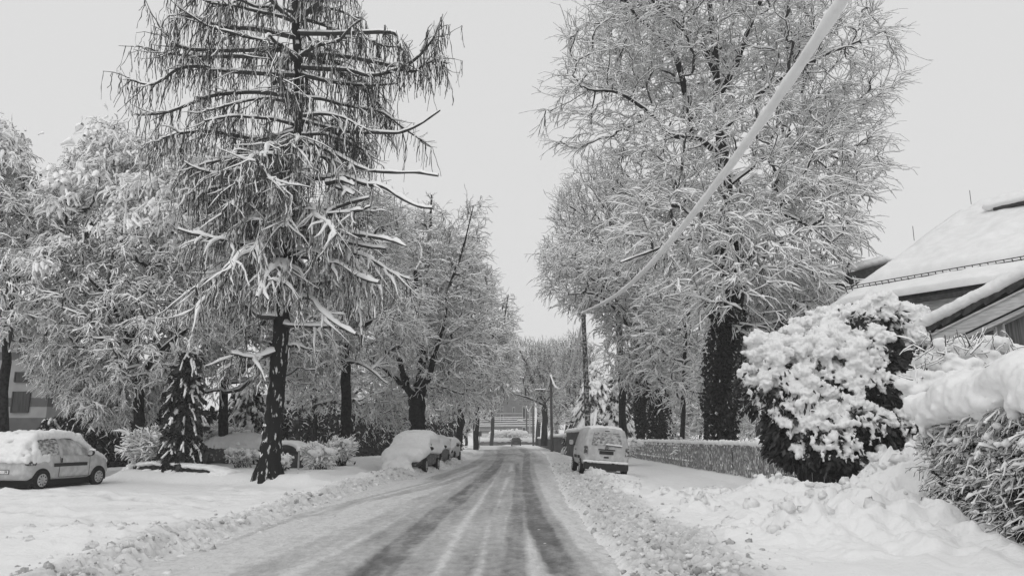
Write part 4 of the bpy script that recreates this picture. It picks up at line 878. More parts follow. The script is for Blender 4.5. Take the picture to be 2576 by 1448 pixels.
hedge_run('conifer_hedge', 'long dark conifer hedge in deep shade behind the left parked cars', base_of(730, 1120, 52, .1), base_of(1145, 1120, 80, .1), 2.0, 3.4, 9000, .06, 2600)
hedge_run('conifer_hedge', 'dark hedge behind the small white car, left background', base_of(118, 1110, 37, .2), base_of(330, 1110, 39, .2), 1.4, 1.9, 5000, .05, 500)
hedge_run('conifer_hedge', 'dark undergrowth hedge under the bowed trees', base_of(330, 1110, 40, .2), base_of(720, 1110, 44, .2), 2.0, 2.6, 7000, .06, 1600)

def twiggy(label, base, w_, h, n, S=.05, lumps=0, lr=.12, spread=.8, cat='shrub', name='shrub', group=None, leafy=0):
    """bare shrub: stems from the foot, snow on the twigs, pillows on the top"""
    t = thing(name, label, cat, base, 0, group); mb = MB()
    b = rng.standard_normal((n, 3))*[.12*w_, .10*w_, 0]; e = np.stack([rng.uniform(-1, 1, n)*w_*.5, rng.uniform(-1, 1, n)*w_*.4, h*(.55+.45*rng.random(n))], -1)
    s = np.linspace(0, 1, 6)[None, :, None]; q = b[:, None]*(1-s)+e[:, None]*s; q[..., 2] += .12*h*np.sin(s[..., 0]*PI); q[:, 1:] += .025*h*rng.standard_normal((n, 5, 3))
    snow_tubes(mb, q, np.array([[.016, .014, .012, .010, .008, .006]]), np.full((1, 6), S*.6)*np.array([[.1, .3, .6, 1, 1, .7]]), 0, 1, k=6, steep=.3, plaster=.15, wid=1.3)
    k = 7; i = rng.integers(2, 5, (n, k)); bb_ = q[np.arange(n)[:, None], i].reshape(-1, 3); T = twigs(bb_, np.repeat(unit(e-b), k, 0), 4, h*.28, .15, -.25, .6)
    snow_tubes(mb, T, np.full((1, 4), .007), np.full((1, 4), S)*(.4+rng.random((len(T), 4))), 0, 1, k=6, steep=.25, plaster=.3, wid=1.5); mb.obj('stems', ['twig', 'snow_twig'], t)
    if leafy:
        lf = MB(); p = T[rng.integers(0, len(T), leafy), rng.integers(1, 4, leafy)]; leaves(lf, p, rng.standard_normal((leafy, 3)), .14, .03, 0, .4, .5); lf.obj('foliage', ['needle'], t, smooth=False)
    if lumps:
        it = []
        for j in range(lumps):
            c = np.array([rng.uniform(-.48, .48)*w_, rng.uniform(-.4, .3)*w_, h*rng.uniform(.72, 1.0)]); r = lr*rng.uniform(.6, 1.25)
            it.append((c, (r*1.3, r*1.1, r*.85)))
            for k in range(5): it.append((c+rng.standard_normal(3)*r*.75+[0, 0, -r*.4], np.array([.5, .45, .45])*r*rng.uniform(.6, 1.3)))
        blobs('snow_load', it, t, .035, ('snow',), ((.12, .05),), 2)
    return t
twiggy('bare shrub with snow pillows on top beside the pale post', base_of(800, 1183, 30, .05), 1.25, 1.25, 70, .05, 22, .15)
twiggy('rounder twiggy shrub between the pillow topped shrub and the forked street tree', base_of(857, 1165, 33, .1), .95, 1.45, 90, .045, 16, .13, leafy=500)
twiggy('low shrub with a broad snow cap in front of the buried car', base_of(610, 1160, 31.5, .3), 1.3, .75, 40, .05, 26, .13)
twiggy('small snow plastered shrub against the arched container', base_of(707, 1174, 28, .2), .5, .7, 34, .06, 12, .10, leafy=150)
twiggy('wide arching shrub with snowy branches left of the dark little fir', base_of(385, 1165, 29.5, .2), 2.5, 1.7, 110, .07)
twiggy('snowy shrub behind the picket fence at the thuja bush', base_of(1905, 1125, 33, .1), 2.2, 1.2, 60, .07, 20, .16, leafy=300)
twiggy('snow covered shrub in the garden behind the van', base_of(1540, 1120, 44, .1), 3.0, 1.5, 60, .08, 22, .22)
twiggy('low snowy shrub behind the picket fence between the ivy stems and the big linden', base_of(1740, 1125, 39, .1), 1.6, 1.3, 60, .07, 14, .14)
twiggy('snow laden bushes under the bowed trees, left of the buried car', base_of(565, 1130, 38.5, .2), 2.2, 2.0, 60, .09, 26, .17, leafy=500)
# ------------------------------------------------------------------ fences, wall and house on the right
M['picket'] = mat('picket_wood', 0.19, 0.8, 0.2, g2=0.74, lo=0.53, hi=0.63, vscale=24, detail=5, stretch=(1, 1, .25), bump=.3)
M['rail'] = mat('rail_wood', 0.10, 0.85, 0.2, g2=0.6, lo=0.52, hi=0.6, vscale=18)
M['board'] = mat('dark_boards', 0.045, 0.8, 0.25, var=.5, vscale=5, stretch=(8, 8, .4), bump=.3)
def run_pts(a, b): a = np.array(a, float); b = np.array(b, float); L = np.linalg.norm(b-a); return a, (b-a)/L, L
fence = thing('picket_fence', 'long wooden picket fence plastered with snow along the right pavement', 'fence', (8.3, 22.6, 0))
FB = np.array([8.3, 22.6, 0])
fp = [(8.25, 22.6), (8.32, 35.6), (8.6, 62)]
def fence_panel(a, b, snowy):
    a3, dr, L = run_pts((*a, 0), (*b, 0)); mb = MB(); h = 1.34
    for i in range(int(L/.15)):
        p = a3+dr*(i*.15+.05); z = max(ground_h(p[0], p[1])-.05, 0); p = p-FB; t_ = .02*rng.standard_normal()
        q = [p+[0, -.036+t_, z+.08], p+[0, .036+t_, z+.08], p+[0, .028+t_, z+h-.05], p+[0, t_, z+h], p+[0, -.028+t_, z+h-.05]]
        mb.prism(np.array(q), (-.024, 0, 0), 0)
    mb.obj('pickets', ['picket'], fence, smooth=False)
    mb = MB()
    for z in (.42, 1.16): mb.bar(a3-FB+[.03, 0, z], a3+dr*L-FB+[.03, 0, z], .04, .07, 0)
    mb.obj('rail', ['rail'], fence, smooth=False)
    it = []
    for s in np.arange(.05, L, .13):
        p = a3+dr*s-FB; it.append((p+[-.01, 0, 1.36+.02*rng.standard_normal()], (.075+.02*rng.random(), .10, .07+.04*rng.random())))
    blobs('snow_cap', it, fence, .03, ('snow',), ((.15, .04),), 1)
    sn = MB()
    for _ in range(int(L*(2 if snowy < 1.5 else 14))):      # snow stuck between and on the pickets
        p = a3+dr*rng.random()*L-FB; z = rng.choice([.3, 1.0, rng.uniform(.2, 1.12)]); r = .012+.022*rng.random()
        sn.sphere(p+[-.035, 0, z+.2], (.018, r*1.1, r*1.8), 0, 6, 4)
    sn.obj('snow_flecks', ['snow_twig'], fence)['kind'] = 'stuff'
nseg = [(0, 4), (1, 5)]
for (i, k) in nseg:
    a = np.array(fp[i]); b = np.array(fp[i+1])
    for j in range(k): fence_panel(a+(b-a)*j/k, a+(b-a)*(j+1)/k, 1.0 if i == 0 else 2.0)
for (i, k) in nseg:
    a = np.array(fp[i]); b = np.array(fp[i+1])
    for j in range(k+1 if i else k):
        p = a+(b-a)*j/k; mb = MB(); mb.box((p[0]+.06-FB[0], p[1]-.05-FB[1], 0), (p[0]+.16-FB[0], p[1]+.05-FB[1], 1.36), 0); mb.obj('post', ['rail'], fence, smooth=False)
bf = thing('board_fence', 'dark vertical board fence under the thuja bush', 'fence', (8.25, 22.2, 0)); BF = np.array([8.25, 22.2, 0]); mb = MB()
a3, dr, L = run_pts((8.25, 22.2, 0), (11.6, 19.4, 0)); sd_ = np.array([dr[1], -dr[0], 0])
for i in range(int(L/.16)):
    p = a3+dr*i*.16-BF; h = 1.25+.02*rng.standard_normal(); o = sd_*.006*(i % 2); mb.prism(np.array([p+o, p+dr*.15+o, p+dr*.15+o+[0, 0, h], p+o+[0, 0, h]]), -sd_*.022, 0)
mb.obj('boards', ['board'], bf, smooth=False)
mb = MB(); mb.box((-.09, -.06, 0), (.05, .10, 1.35), 0); mb.obj('post', ['board'], bf, smooth=False)
mb = MB(); mb.bar(sd_*-.05+[0, 0, .95], dr*L+sd_*-.05+[0, 0, .95], .05, .09, 0); mb.obj('rail', ['board'], bf, smooth=False)

M['wall_dark'] = mat('dark_plaster', 0.055, 0.9, 0.15, var=.45, vscale=1.6, bump=.4, bscale=12)
gw = thing('garden_wall', 'dark garden wall with a snow cap, stepping up behind the second pole', 'wall', (4.95, 53, 0)); GW = np.array([4.95, 53, 0]); mb = MB()
mb.box((0, 0, -.2), (.3, 17, 2.05), 0); mb.box((.06, 17, -.2), (.32, 48, 1.7), 0); mb.box((.1, 48, -.2), (.34, 95, 1.45), 0);
mb.obj('masonry', ['wall_dark'], gw, smooth=False); it = []
for y in np.arange(.1, 95, .35):
    zt = 2.05 if y < 17 else (1.7 if y < 48 else 1.45); it.append((np.array([.15, y, zt+.08]), (.27+.05*rng.random(), .34, .15+.06*rng.random())))
blobs('snow_cap', it, gw, .07, ('snow',), ((.4, .10),), 2)
for k, (y, z) in enumerate([(1.0, 1.9), (2.3, 1.6), (3.6, 2.0)]): pass

# --- house on the right
M['house_wall'] = mat('house_render', 0.34, 0.85, 0.2, var=.12, vscale=2)
M['fascia'] = mat('fascia_boards', 0.45, 0.7, 0.3, var=.18, vscale=3, stretch=(1, 1, 9))
M['shingle'] = mat('roof_shingle', 0.05, 0.85, 0.2, var=.3, vscale=9)
M['pane'] = mat('window_glass', 0.03, 0.12, 0.5, var=.6, vscale=1.4)
M['metal_dark'] = mat('dark_metal', 0.03, 0.5, 0.4)
M['curtain'] = mat('curtain', 0.10, 0.9, 0.1, var=.35, vscale=9, stretch=(3, 3, .1))
dh = np.array([.57, -.82, 0]); dh /= np.linalg.norm(dh); nh = np.array([.82, .57, 0]); nh /= np.linalg.norm(nh); uz = np.array([0, 0, 1.0])
E0 = np.array([10.95, 25.75, 6.0]); E1 = E0+dh*16; R0 = np.array([17.5, 27.6, 10.0]); R0 = E0 + nh*6.4 + dh*((R0-E0)@dh) + uz*4; R1_ = R0+dh*13
house = thing('house', 'low house with a huge snow covered hipped roof and glazed gable at the right edge', 'house', (E0[0], E0[1], 0)); H0 = np.array([E0[0], E0[1], 0])
B0_ = E0+nh*12.8; B1_ = E1+nh*12.8
mb = MB(); inn = dh*.7+nh*.7
w4 = [E0+inn, E1+nh*.7, B1_-nh*.7, B0_+dh*.7-nh*.7]; w4 = [np.array([p[0], p[1], 0])-H0 for p in w4]
mb.prism(np.array(w4), uz*5.75, 0); mb.obj('wall', ['house_wall'], house, smooth=False)
roof_o = MB(); tk = np.array([0, 0, -.18])
V = np.array([E0, E1, R1_, R0, B0_, B1_])-H0; roof_o.add(np.concatenate([V, V+tk]), [(0, 1, 2, 3), (5, 4, 3, 2), (6, 9, 8, 7), (11, 8, 9, 10), (0, 6, 7, 1), (4, 5, 11, 10)], 0, [(0, 3, 4), (6, 10, 9)], 0)
roof_o = roof_o.obj('roof', ['shingle'], house, smooth=False)
def snow_slab(pa, pb, pc, pd, th, name, parent, nu=40, nv=24, lump=.08, seed=0, holes=()):
    """soft snow layer over the quad pa-pb (eave) pd-pc (ridge) with a rounded rim"""
    s, t = np.meshgrid(np.linspace(0, 1, nu), np.linspace(0, 1, nv)); s3, t3 = s[..., None], t[..., None]
    b = pa*(1-s3)*(1-t3)+pb*s3*(1-t3)+pc*s3*t3+pd*(1-s3)*t3; n_ = np.cross(pb-pa, pd-pa); n_ /= np.linalg.norm(n_); n_ = n_ if n_[2] > 0 else -n_
    e = np.minimum.reduce([s*30, (1-s)*30, t*16+.02, (1-t)*30+.6]); k = sst(-.2, 1.3, e)
    hh = th*k*(1+.25*fbm(b[..., 0]*.5, b[..., 1]*.5+b[..., 2]*.5, seed, 3)) + lump*fbm(b[..., 0]*1.6+b[..., 2], b[..., 1]*1.6, seed+9, 4)*k
    for (hs, ht, ls, d_) in holes: hh = hh - d_*np.exp(-((s-hs)/ls)**2-((t-ht)/.018)**2)
    top = b+n_*hh[..., None]; mb = MB(); i = (np.arange(nv-1)*nu)[:, None]+np.arange(nu-1)[None]; q = np.stack([i, i+1, i+nu+1, i+nu], -1).reshape(-1, 4)
    mb.add(top, q, 0); mb.add(b+n_*.01, q[:, ::-1], 0); return mb.obj(name, ['snow'], parent)
ov = -uz*.0
def X(a): return a-H0
def lerp(a, b, f): return a+(b-a)*f
Em0, Em1 = lerp(E0, R0, .13), lerp(E1, R1_, .13)
snow_slab(X(E0)-nh*.12-uz*.06, X(E1)-nh*.12-uz*.06, X(lerp(E1, R1_, .105)), X(lerp(E0, R0, .105)), .22, 'roof_snow', roof_o, 110, 18, .16, 3)
snow_slab(X(Em0), X(Em1), X(R1_)+uz*.05, X(R0)+uz*.05, .34, 'roof_snow', roof_o, 140, 70, .20, 5, holes=[(.18, .80, .03, .22), (.30, .55, .03, .18), (.36, .50, .04, .16), (.27, .33, .03, .14), (.12, .62, .03, .12), (.22, .9, .02, .2)])
snow_slab(X(B0_), X(E0), X(R0)+uz*.05, X(R0)+uz*.05+nh*.01, .34, 'roof_snow', roof_o, 40, 30, .08, 8)
mb = MB()                           # snow guard: two rails on little brackets
g0, g1 = X(lerp(E0, R0, .122)), X(lerp(E1, R1_, .122)); nrm = np.cross(dh, unit(R0-E0-dh*((R0-E0)@dh))); nrm = nrm if nrm[2] > 0 else -nrm
for z in (.16, .25): mb.bar(g0+nrm*z, g1+nrm*z, .025, .025, 0)
for s in np.arange(0, 16, .22): mb.bar(g0+dh*s, g0+dh*s+nrm*.26, .02, .02, 0)
mb.obj('snow_guard', ['metal_dark'], roof_o, smooth=False)
mb = MB(); mb.bar(X(E0)-nh*.12-uz*.26, X(E1)-nh*.12-uz*.26, .14, .14, 0); mb.obj('gutter', ['shingle'], house, smooth=False)
mb = MB(); mb.bar(X(E0)+nh*.1-uz*.45, X(E1)+nh*.1-uz*.45, .05, .3, 0); mb.obj('fascia', ['fascia'], house, smooth=False)
# roof window hatch with its own snow, lightning rods
mb = MB(); c0 = X(lerp(R0, R1_, .115))-nh*1.5-uz*.93; mb.bar(c0+uz*.30, c0+dh*3.4+uz*.30, .9, .17, 0); hat = mb.obj('roof_hatch', ['metal_dark'], house, smooth=False)
it = [(c0+dh*s+nh*o+uz*(.42+.62*max(0, o)), (.3, .3, .14)) for s in np.arange(-.1, 3.6, .25) for o in (-.3, .05, .4)]; blobs('snow_cap', it, hat, .06, ('snow',), ((.3, .06),), 3)
for f, hgt in ((None, .55), (.42, .55)):
    p = X(R0)+uz*.25 if f is None else X(lerp(R0, E0, f))+uz*.3
    mb = MB(); mb.tube([p, p+uz*hgt], .012, 0, 6); mb.obj('lightning_rod', ['metal_dark'], house)
# second roof behind on the left
q0 = P(2120, 700, 33)-H0; q1 = P(2225, 672, 33)-H0; mb = MB(); mb.bar(q0-uz*.25, q1-uz*.25+dh*.5, 2.4, .5, 0); dm = mb.obj('dormer', ['shingle'], house, smooth=False)
it = [(lerp(q0, q1, f)+uz*.08+nh*o, (.45, .5, .22)) for f in np.linspace(-.1, 1.15, 9) for o in (-.8, -.2, .4, 1.0)]; blobs('snow_cap', it, dm, .08, ('snow',), ((.4, .08),), 3)
# gable wing in front
A = P(2300, 843, 21.05); A = np.array([A[0], A[1], A[2]]); slope = .373
wing = []; sg = 7.5; top = A+dh*sg+uz*slope*sg; mb = MB()
wl = [A+dh*.25, A+dh*sg, top-uz*.55, A+dh*.25-uz*.42]; wl[0] = np.array([wl[0][0], wl[0][1], 0.2]); wl[1] = np.array([wl[1][0], wl[1][1], .2])
mb.prism(np.array([X(p)+nh*.35 for p in wl]), nh*3.0, 0); mb.obj('gable_wall', ['house_wall'], house, smooth=False)
rk = unit(dh+uz*slope); rn = np.cross(dh, nh); rn = unit(np.cross(rk, nh)); rn = rn if rn[2] > 0 else -rn
def rake(off_n, off_r, th, w_, name, mt, parent=house, s0=-.35, s1=sg+.4):
    mb = MB(); a = X(A)+rk*s0+nh*off_n+rn*off_r; b = X(A)+rk*s1+nh*off_n+rn*off_r; mb.bar(a, b, w_, th, 0); return mb.obj(name, [mt], parent, smooth=False)
rake(.05, -.36, .34, .06, 'fascia', 'fascia'); rake(.02, -.20, .05, .10, 'fascia', 'fascia'); rake(.14, -.62, .10, .10, 'beam', 'fascia')
mb = MB()
for i in range(14):                 # stepped shingle courses along the verge
    s0 = -.4+i*.6; mb.bar(X(A)+rk*s0+nh*1.55+rn*(-.06+0), X(A)+rk*(s0+.66)+nh*1.55+rn*(-.01+.05), 3.2, .17, 0)
wr = mb.obj('gable_roof', ['shingle'], house, smooth=False)
a = X(A)+rk*(-.5)+nh*(-.12)+rn*.10; snow_slab(a, a+rk*9, a+rk*9+nh*3.4, a+nh*3.4, .30, 'roof_snow', wr, 60, 30, .05, 12)
it = [(a+rk*s+rn*.10+nh*.10, (.2, .2, .15+.03*rng.random())) for s in np.arange(-.05, 9, .15)]; blobs('snow_rim', it, wr, .05, ('snow',), ((.4, .06), (.1, .03)), 3)
for i, (s0, s1) in enumerate([(.75, 1.95), (2.14, 4.4), (4.62, 7.0)]):
    zb = 3.05 - A[2]; pts = [X(A)+dh*s+uz*z+nh*.32 for s, z in ((s0, zb), (s1, zb), (s1, s1*slope-.70), (s0, max(s0*slope-.70, zb+.05)))]
    mb = MB(); mb.prism(np.array(pts), nh*.06, 0); wv = mb.obj('window', ['curtain'], house, smooth=False)
    mb = MB()
    for j in range(4): mb.bar(pts[j]-nh*.02, pts[(j+1) % 4]-nh*.02, .05, .09, 0)
    mb.obj('frame', ['fascia'], wv, smooth=False)
    m2 = [pts[0]*.55+pts[1]*.45, pts[1], pts[2], pts[3]*.55+pts[2]*.45]; mb = MB(); mb.prism(np.array(m2)-nh*.004, nh*.003, 0); mb.obj('pane', ['pane'], wv, smooth=False)
# ------------------------------------------------------------------ vehicles: a lofted shell, rear at y=0, front at y=length, x to the right
M['paint_white'] = mat('white_paint', 0.44, 0.45, 0.35, g2=0.54, lo=.45, hi=.6, vscale=5, bump=.15, bscale=30)
M['paint_dark'] = mat('dark_paint', 0.035, 0.35, 0.5, g2=.30, lo=.60, hi=.68, vscale=6)
M['paint_grey'] = mat('grey_paint', 0.10, 0.4, 0.4, g2=.4, lo=.58, hi=.68, vscale=6)
M['glass_frost'] = mat('snowy_glass', 0.16, 0.6, 0.3, g2=0.55, lo=.38, hi=.62, vscale=9, bump=.8, bscale=12, stretch=(1, 1, 1.8))
M['glass_dark'] = mat('dark_glass', 0.02, 0.15, 0.5)
M['glass_hazy'] = mat('hazy_glass', 0.30, 0.6, 0.3, g2=0.62, lo=.4, hi=.65, vscale=3.5, bump=.4, bscale=10)
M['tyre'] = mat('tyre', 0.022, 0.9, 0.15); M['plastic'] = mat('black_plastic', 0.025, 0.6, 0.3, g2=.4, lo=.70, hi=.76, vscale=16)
M['hub'] = mat('hubcap', 0.40, 0.45, 0.4, var=.15, vscale=8); M['lamp'] = mat('tail_lamp', 0.06, 0.25, 0.5, g2=.5, lo=.5, hi=.6, vscale=14); M['plate'] = mat('plate', 0.62, 0.5, 0.3)
M['mirror'] = mat('mirror_glass', 0.5, 0.1, 0.5, metal=.6); M['ink'] = mat('plate_ink', 0.03, 0.7, 0.2)
class Shell:
    """st rows: y, z_low, z_belt, z_top, w_low, w_belt, w_top"""
    def __init__(s, st): s.st = np.array(st, float); s.y = s.st[:, 0]
    def ring(s, y, m=None):
        a = [np.interp(y, s.y, s.st[:, i]) for i in range(1, 7)]; zl, zb, zt, wl, wb, wt = a
        h = np.array([(0, zl), (wl*.8, zl), (wl, zl+.10), (wl*.4+wb*.6+.015, zl*.45+zb*.55), (wb, zb-.03), (wb-.012, zb), (wb*.5+wt*.5+.02, zb*.5+zt*.5), (wt, zt-.09), (wt*.82, zt-.02), (wt*.4, zt+.015), (0, zt+.02)])
        return h
    def pt(s, y, k, side=1, off=0.0):
        """k: position along the half ring 0..10"""
        r = s.ring(y); x = np.interp(k, range(11), r[:, 0]); z = np.interp(k, range(11), r[:, 1])
        e = .05; x2 = np.interp(k+e, range(11), r[:, 0])-np.interp(k-e, range(11), r[:, 0]); z2 = np.interp(k+e, range(11), r[:, 1])-np.interp(k-e, range(11), r[:, 1])
        n = np.array([z2, 0, -x2]); n /= (np.linalg.norm(n)+1e-9)
        return np.array([side*(x+n[0]*off), y, z+n[2]*off])
    def body(s, mb, m=0, ny=46):
        ys = np.unique(np.concatenate([np.linspace(s.y[0], s.y[-1], ny), s.y])); R = []
        for y in ys:
            h = s.ring(y); full = np.concatenate([h, h[-2:0:-1]*[-1, 1]]); R.append(np.stack([full[:, 0], np.full(len(full), y), full[:, 1]], -1))
        R = np.array(R); k = R.shape[1]; mb.add(R, ring_quads(1, len(ys), k), m)
        for i, fl in ((0, 0), (-1, 1)):
            c = R[i].mean(0); mb.add(np.concatenate([R[i], [c]]), None, 0, [((j+1) % k, j, k) if fl else (j, (j+1) % k, k) for j in range(k)], m)
    def patch(s, mb, y0, y1, k0, k1, side=1, off=.006, m=0, ny=14, nk=8, puff=None, wob=None):
        g = []
        for a in np.linspace(0, 1, ny):
            row = []
            for b in np.linspace(0, 1, nk):
                ya = y0(b) if callable(y0) else y0; yb = y1(b) if callable(y1) else y1
                o = off
                if puff is not None: o = off + puff*min(1, 6*min(a, 1-a)+.02)**.5*min(1, 6*min(b, 1-b)+.02)**.5*(1+.5*float(fbm(np.array(a*5), np.array(b*4), int(y0 if not callable(y0) else 3), 3)))
                row.append(s.pt(ya+(yb-ya)*a, k0+(k1-k0)*b, side, o))
            g.append(row)
        g = np.array(g); i = (np.arange(ny-1)*nk)[:, None]+np.arange(nk-1)[None]; mb.add(g, np.stack([i, i+1, i+nk+1, i+nk], -1).reshape(-1, 4), m)
def wheel(t, x, y, r, w_=.19, side=1, hub='hub', arch=None, slots=9):
    if arch is not None:
        mb = MB(); a = np.linspace(-.25, PI+.25, 22); mb.prism(np.array([(arch, y+math.cos(q)*r*1.24, r+math.sin(q)*r*1.24) for q in a]), (side*-.25, 0, 0), 0); mb.obj('wheel_arch', ['tyre'], t, smooth=False)
    mb = MB(); pr = [(r*.55, -w_/2), (r*.9, -w_/2), (r*.985, -w_*.36), (r, -w_*.2), (r, w_*.2), (r*.985, w_*.36), (r*.9, w_/2), (r*.62, w_*.5), (r*.6, w_*.40), (.01, w_*.40)]
    mb.lathe([(p, q*side) for p, q in pr], (x, y, r), 0, 28, 'x'); wo = mb.obj('wheel', ['tyre'], t)
    if hub:
        mb = MB(); pr = [(.01, w_*.56), (r*.14, w_*.57), (r*.2, w_*.52), (r*.5, w_*.54), (r*.66, w_*.52), (r*.68, w_*.46)]
        mb.lathe([(p, q*side) for p, q in pr], (x, y, r), 0, 28, 'x')
        for k in range(slots):
            a = 2*PI*k/slots; c = np.array([x+side*w_*.56, y+math.cos(a)*r*.47, r+math.sin(a)*r*.47]); d = np.array([0, math.cos(a), math.sin(a)]); mb.bar(c-d*r*.085, c+d*r*.085, .012, r*.085, 1)
        mb.obj('hubcap', [hub, 'tyre'], wo)
    return wo
def text_on(name, txt, loc, rot, size, mt, parent, ext=.002):
    c = bpy.data.curves.new(name, 'FONT'); c.body = txt; c.size = size; c.extrude = ext; c.align_x = 'CENTER'; c.align_y = 'CENTER'
    f = bpy.data.objects.new(name, c); C.objects.link(f); bpy.context.view_layer.update()
    me = bpy.data.meshes.new_from_object(f.evaluated_get(bpy.context.evaluated_depsgraph_get())); bpy.data.objects.remove(f)
    me.materials.clear(); me.materials.append(M[mt]); o = bpy.data.objects.new(name, me); C.objects.link(o); o.parent = parent; o.location = loc; o.rotation_euler = rot; return o

# --- white van on the right pavement, seen from behind
van = thing('parked_van', 'white panel van with frosted rear window parked half on the right pavement', 'van', (3.60, 30.0, .10)); van.rotation_euler = (0, math.radians(4.0), math.radians(1.5))
vs = Shell([(0.0, .42, 1.02, 1.70, .80, .84, .64), (.03, .36, 1.02, 1.76, .85, .875, .68), (.14, .33, 1.02, 1.83, .88, .895, .71), (.5, .32, 1.02, 1.86, .89, .90, .73), (2.2, .32, 1.03, 1.86, .89, .90, .74), (2.9, .32, 1.04, 1.80, .89, .90, .72), (3.5, .32, 1.04, 1.30, .89, .89, .70), (3.65, .32, 1.02, 1.12, .88, .87, .74), (4.25, .34, .92, .98, .84, .80, .66), (4.42, .40, .7, .76, .70, .66, .5)])
mb = MB(); vs.body(mb, 0, 60); mb.obj('body', ['paint_white'], van)
def rear_panel(pts, y, nm, mt, thick=.012, parent=van, bev=0):
    mb = MB(); mb.prism(np.array([(x, y, z) for x, z in pts]), (0, thick, 0), 0); return mb.obj(nm, [mt], parent, smooth=False)
def rr(x0, z0, x1, z1, r, tx=0):      # rounded rectangle outline, tx narrows the top
    o = []
    for cx, cz, a0 in ((x1-r, z1-r, 0), (x0+r, z1-r, 1), (x0+r, z0+r, 2), (x1-r, z0+r, 3)):
        for k in range(5): a = (a0+k/4)*PI/2; z = cz+r*math.sin(a); x = cx+r*math.cos(a); o.append((x*(1-tx*(z-z0)/(z1-z0)), z))
    return o
tg = rear_panel(rr(-.72, .60, .72, 1.74, .10, .14), -.022, 'tailgate', 'paint_white', .03)
# frosted window with real relief
mb = MB(); nu, nv = 46, 26; uu, vv = np.meshgrid(np.linspace(-1, 1, nu), np.linspace(0, 1, nv)); e = np.minimum(np.minimum(1-np.abs(uu), vv), 1-vv)
yy = -.034 - .03*sst(0, .10, e)*(fbm(uu*7+vv*3, vv*9, 71, 4)+.45); xx = uu*(.60-.085*vv)*(1-.035*(np.abs(vv*2-1)**8)); zz = 1.13+.50*vv
i = (np.arange(nv-1)*nu)[:, None]+np.arange(nu-1)[None]; mb.add(np.stack([xx, yy, zz], -1), np.stack([i, i+1, i+nu+1, i+nu], -1).reshape(-1, 4), 0); mb.obj('rear_window', ['glass_frost'], van)
mb = MB(); mb.bar((.0, -.075, 1.165), (.54, -.075, 1.135), .03, .03, 0); mb.sphere((.02, -.06, 1.17), (.05, .03, .035), 0); wp = mb.obj('wiper', ['plastic'], van)
blobs('snow_cap', [((x, -.085, 1.195-.05*x), (.06, .035, .028)) for x in np.arange(.0, .56, .05)], wp, .012, ('snow',), (), 1)
for sx in (-1, 1):
    mb = MB(); mb.prism(np.array([(sx*x, -.028, z) for x, z in rr(.735, .78, .875, 1.10, .03)]), (0, .10, 0), 0); mb.obj('tail_lamp', ['lamp'], van, smooth=False)
for n_, z, x0, x1, hh in (('handle_strip', .985, -.32, .34, .022), ('latch', .70, -.10, .10, .03), ('brake_lamp', 1.70, -.09, .09, .016)):
    rear_panel(rr(x0, z-hh, x1, z+hh, hh*.7), -.040, n_, 'plastic', .02)
pl = rear_panel(rr(-.27, .815, .27, .935, .02), -.036, 'plate', 'plate', .012)
mb = MB(); mb.box((-.262, -.041, .83), (-.222, -.0365, .92), 0); mb.box((-.275, -.038, .81), (.275, -.030, .94), 1); pf = mb.obj('plate_frame', ['ink', 'plastic'], pl, smooth=False)
text_on('plate_text', 'Z PK 400', (.02, -.0375, .873), (PI/2, 0, 0), .118, 'ink', pl)
mb = MB(); k = 24                        # round emblem: ring with a V over a W
for r_, w_ in ((.062, .010),):
    a = np.linspace(0, 2*PI, k+1); mb.tube(np.stack([r_*np.cos(a), np.full(k+1, -.042), 1.055+r_*np.sin(a)], -1), .007, 0, 6, False)
for p, q in (((-.026, 1.108), (0, 1.062)), ((.026, 1.108), (0, 1.062)), ((-.054, 1.076), (-.024, 1.004)), ((-.024, 1.004), (0, 1.048)), ((0, 1.048), (.024, 1.004)), ((.024, 1.004), (.054, 1.076))): mb.bar((p[0], -.043, p[1]), (q[0], -.043, q[1]), .008, .011, 0)
mb.obj('emblem', ['metal_dark'], van)
mb = MB(); mb.prism(np.array([(x, -.10, z) for x, z in rr(-.86, .22, .86, .50, .07)]), (0, .26, 0), 0); bu = mb.obj('bumper', ['plastic'], van, smooth=False)
it = [((x, -.05+.02*rng.standard_normal(), .515), (.09, .075, .05+.012*rng.random())) for x in np.arange(-.82, .86, .07)]; blobs('snow_cap', it, bu, .02, ('snow',), ((.1, .02),), 1)
for sx in (-1, 1):
    for y, nm in ((.78, 0), (3.45, 1)): wheel(van, sx*.835, y, .31, .20, sx, 'hub', arch=sx*.902)
mb = MB(); vs.patch(mb, .9, 1.75, 2.6, 3.0, -1, .012, 0, 10, 4); vs.patch(mb, 2.0, 3.0, 2.6, 3.0, -1, .012, 0, 10, 4); mb.obj('rub_strip', ['plastic'], van)
mb = MB(); vs.patch(mb, 2.35, lambda b: 3.5-.55*b, 5.05, 7.0, -1, .010, 0); mb.obj('side_window', ['glass_hazy'], van)
mb = MB(); vs.patch(mb, 2.35, lambda b: 3.5-.55*b, 5.05, 7.0, 1, .010, 0); mb.obj('side_window', ['glass_hazy'], van)
mb = MB(); vs.patch(mb, 2.3, 3.55, 1.8, 4.9, -1, .006, 0, 12, 8); dv = mb.obj('door', ['paint_white'], van)
mb = MB(); mb.bar((-.925, 2.42, .93), (-.925, 2.60, .93), .03, .035, 0); mb.obj('handle', ['plastic'], dv)
mb = MB(); mb.bar((-.86, 3.22, 1.12), (-.98, 3.20, 1.14), .05, .05, 0); mb.sphere((-1.06, 3.20, 1.20), (.115, .07, .13), 0, 14, 10); mi_ = mb.obj('wing_mirror', ['plastic'], van)
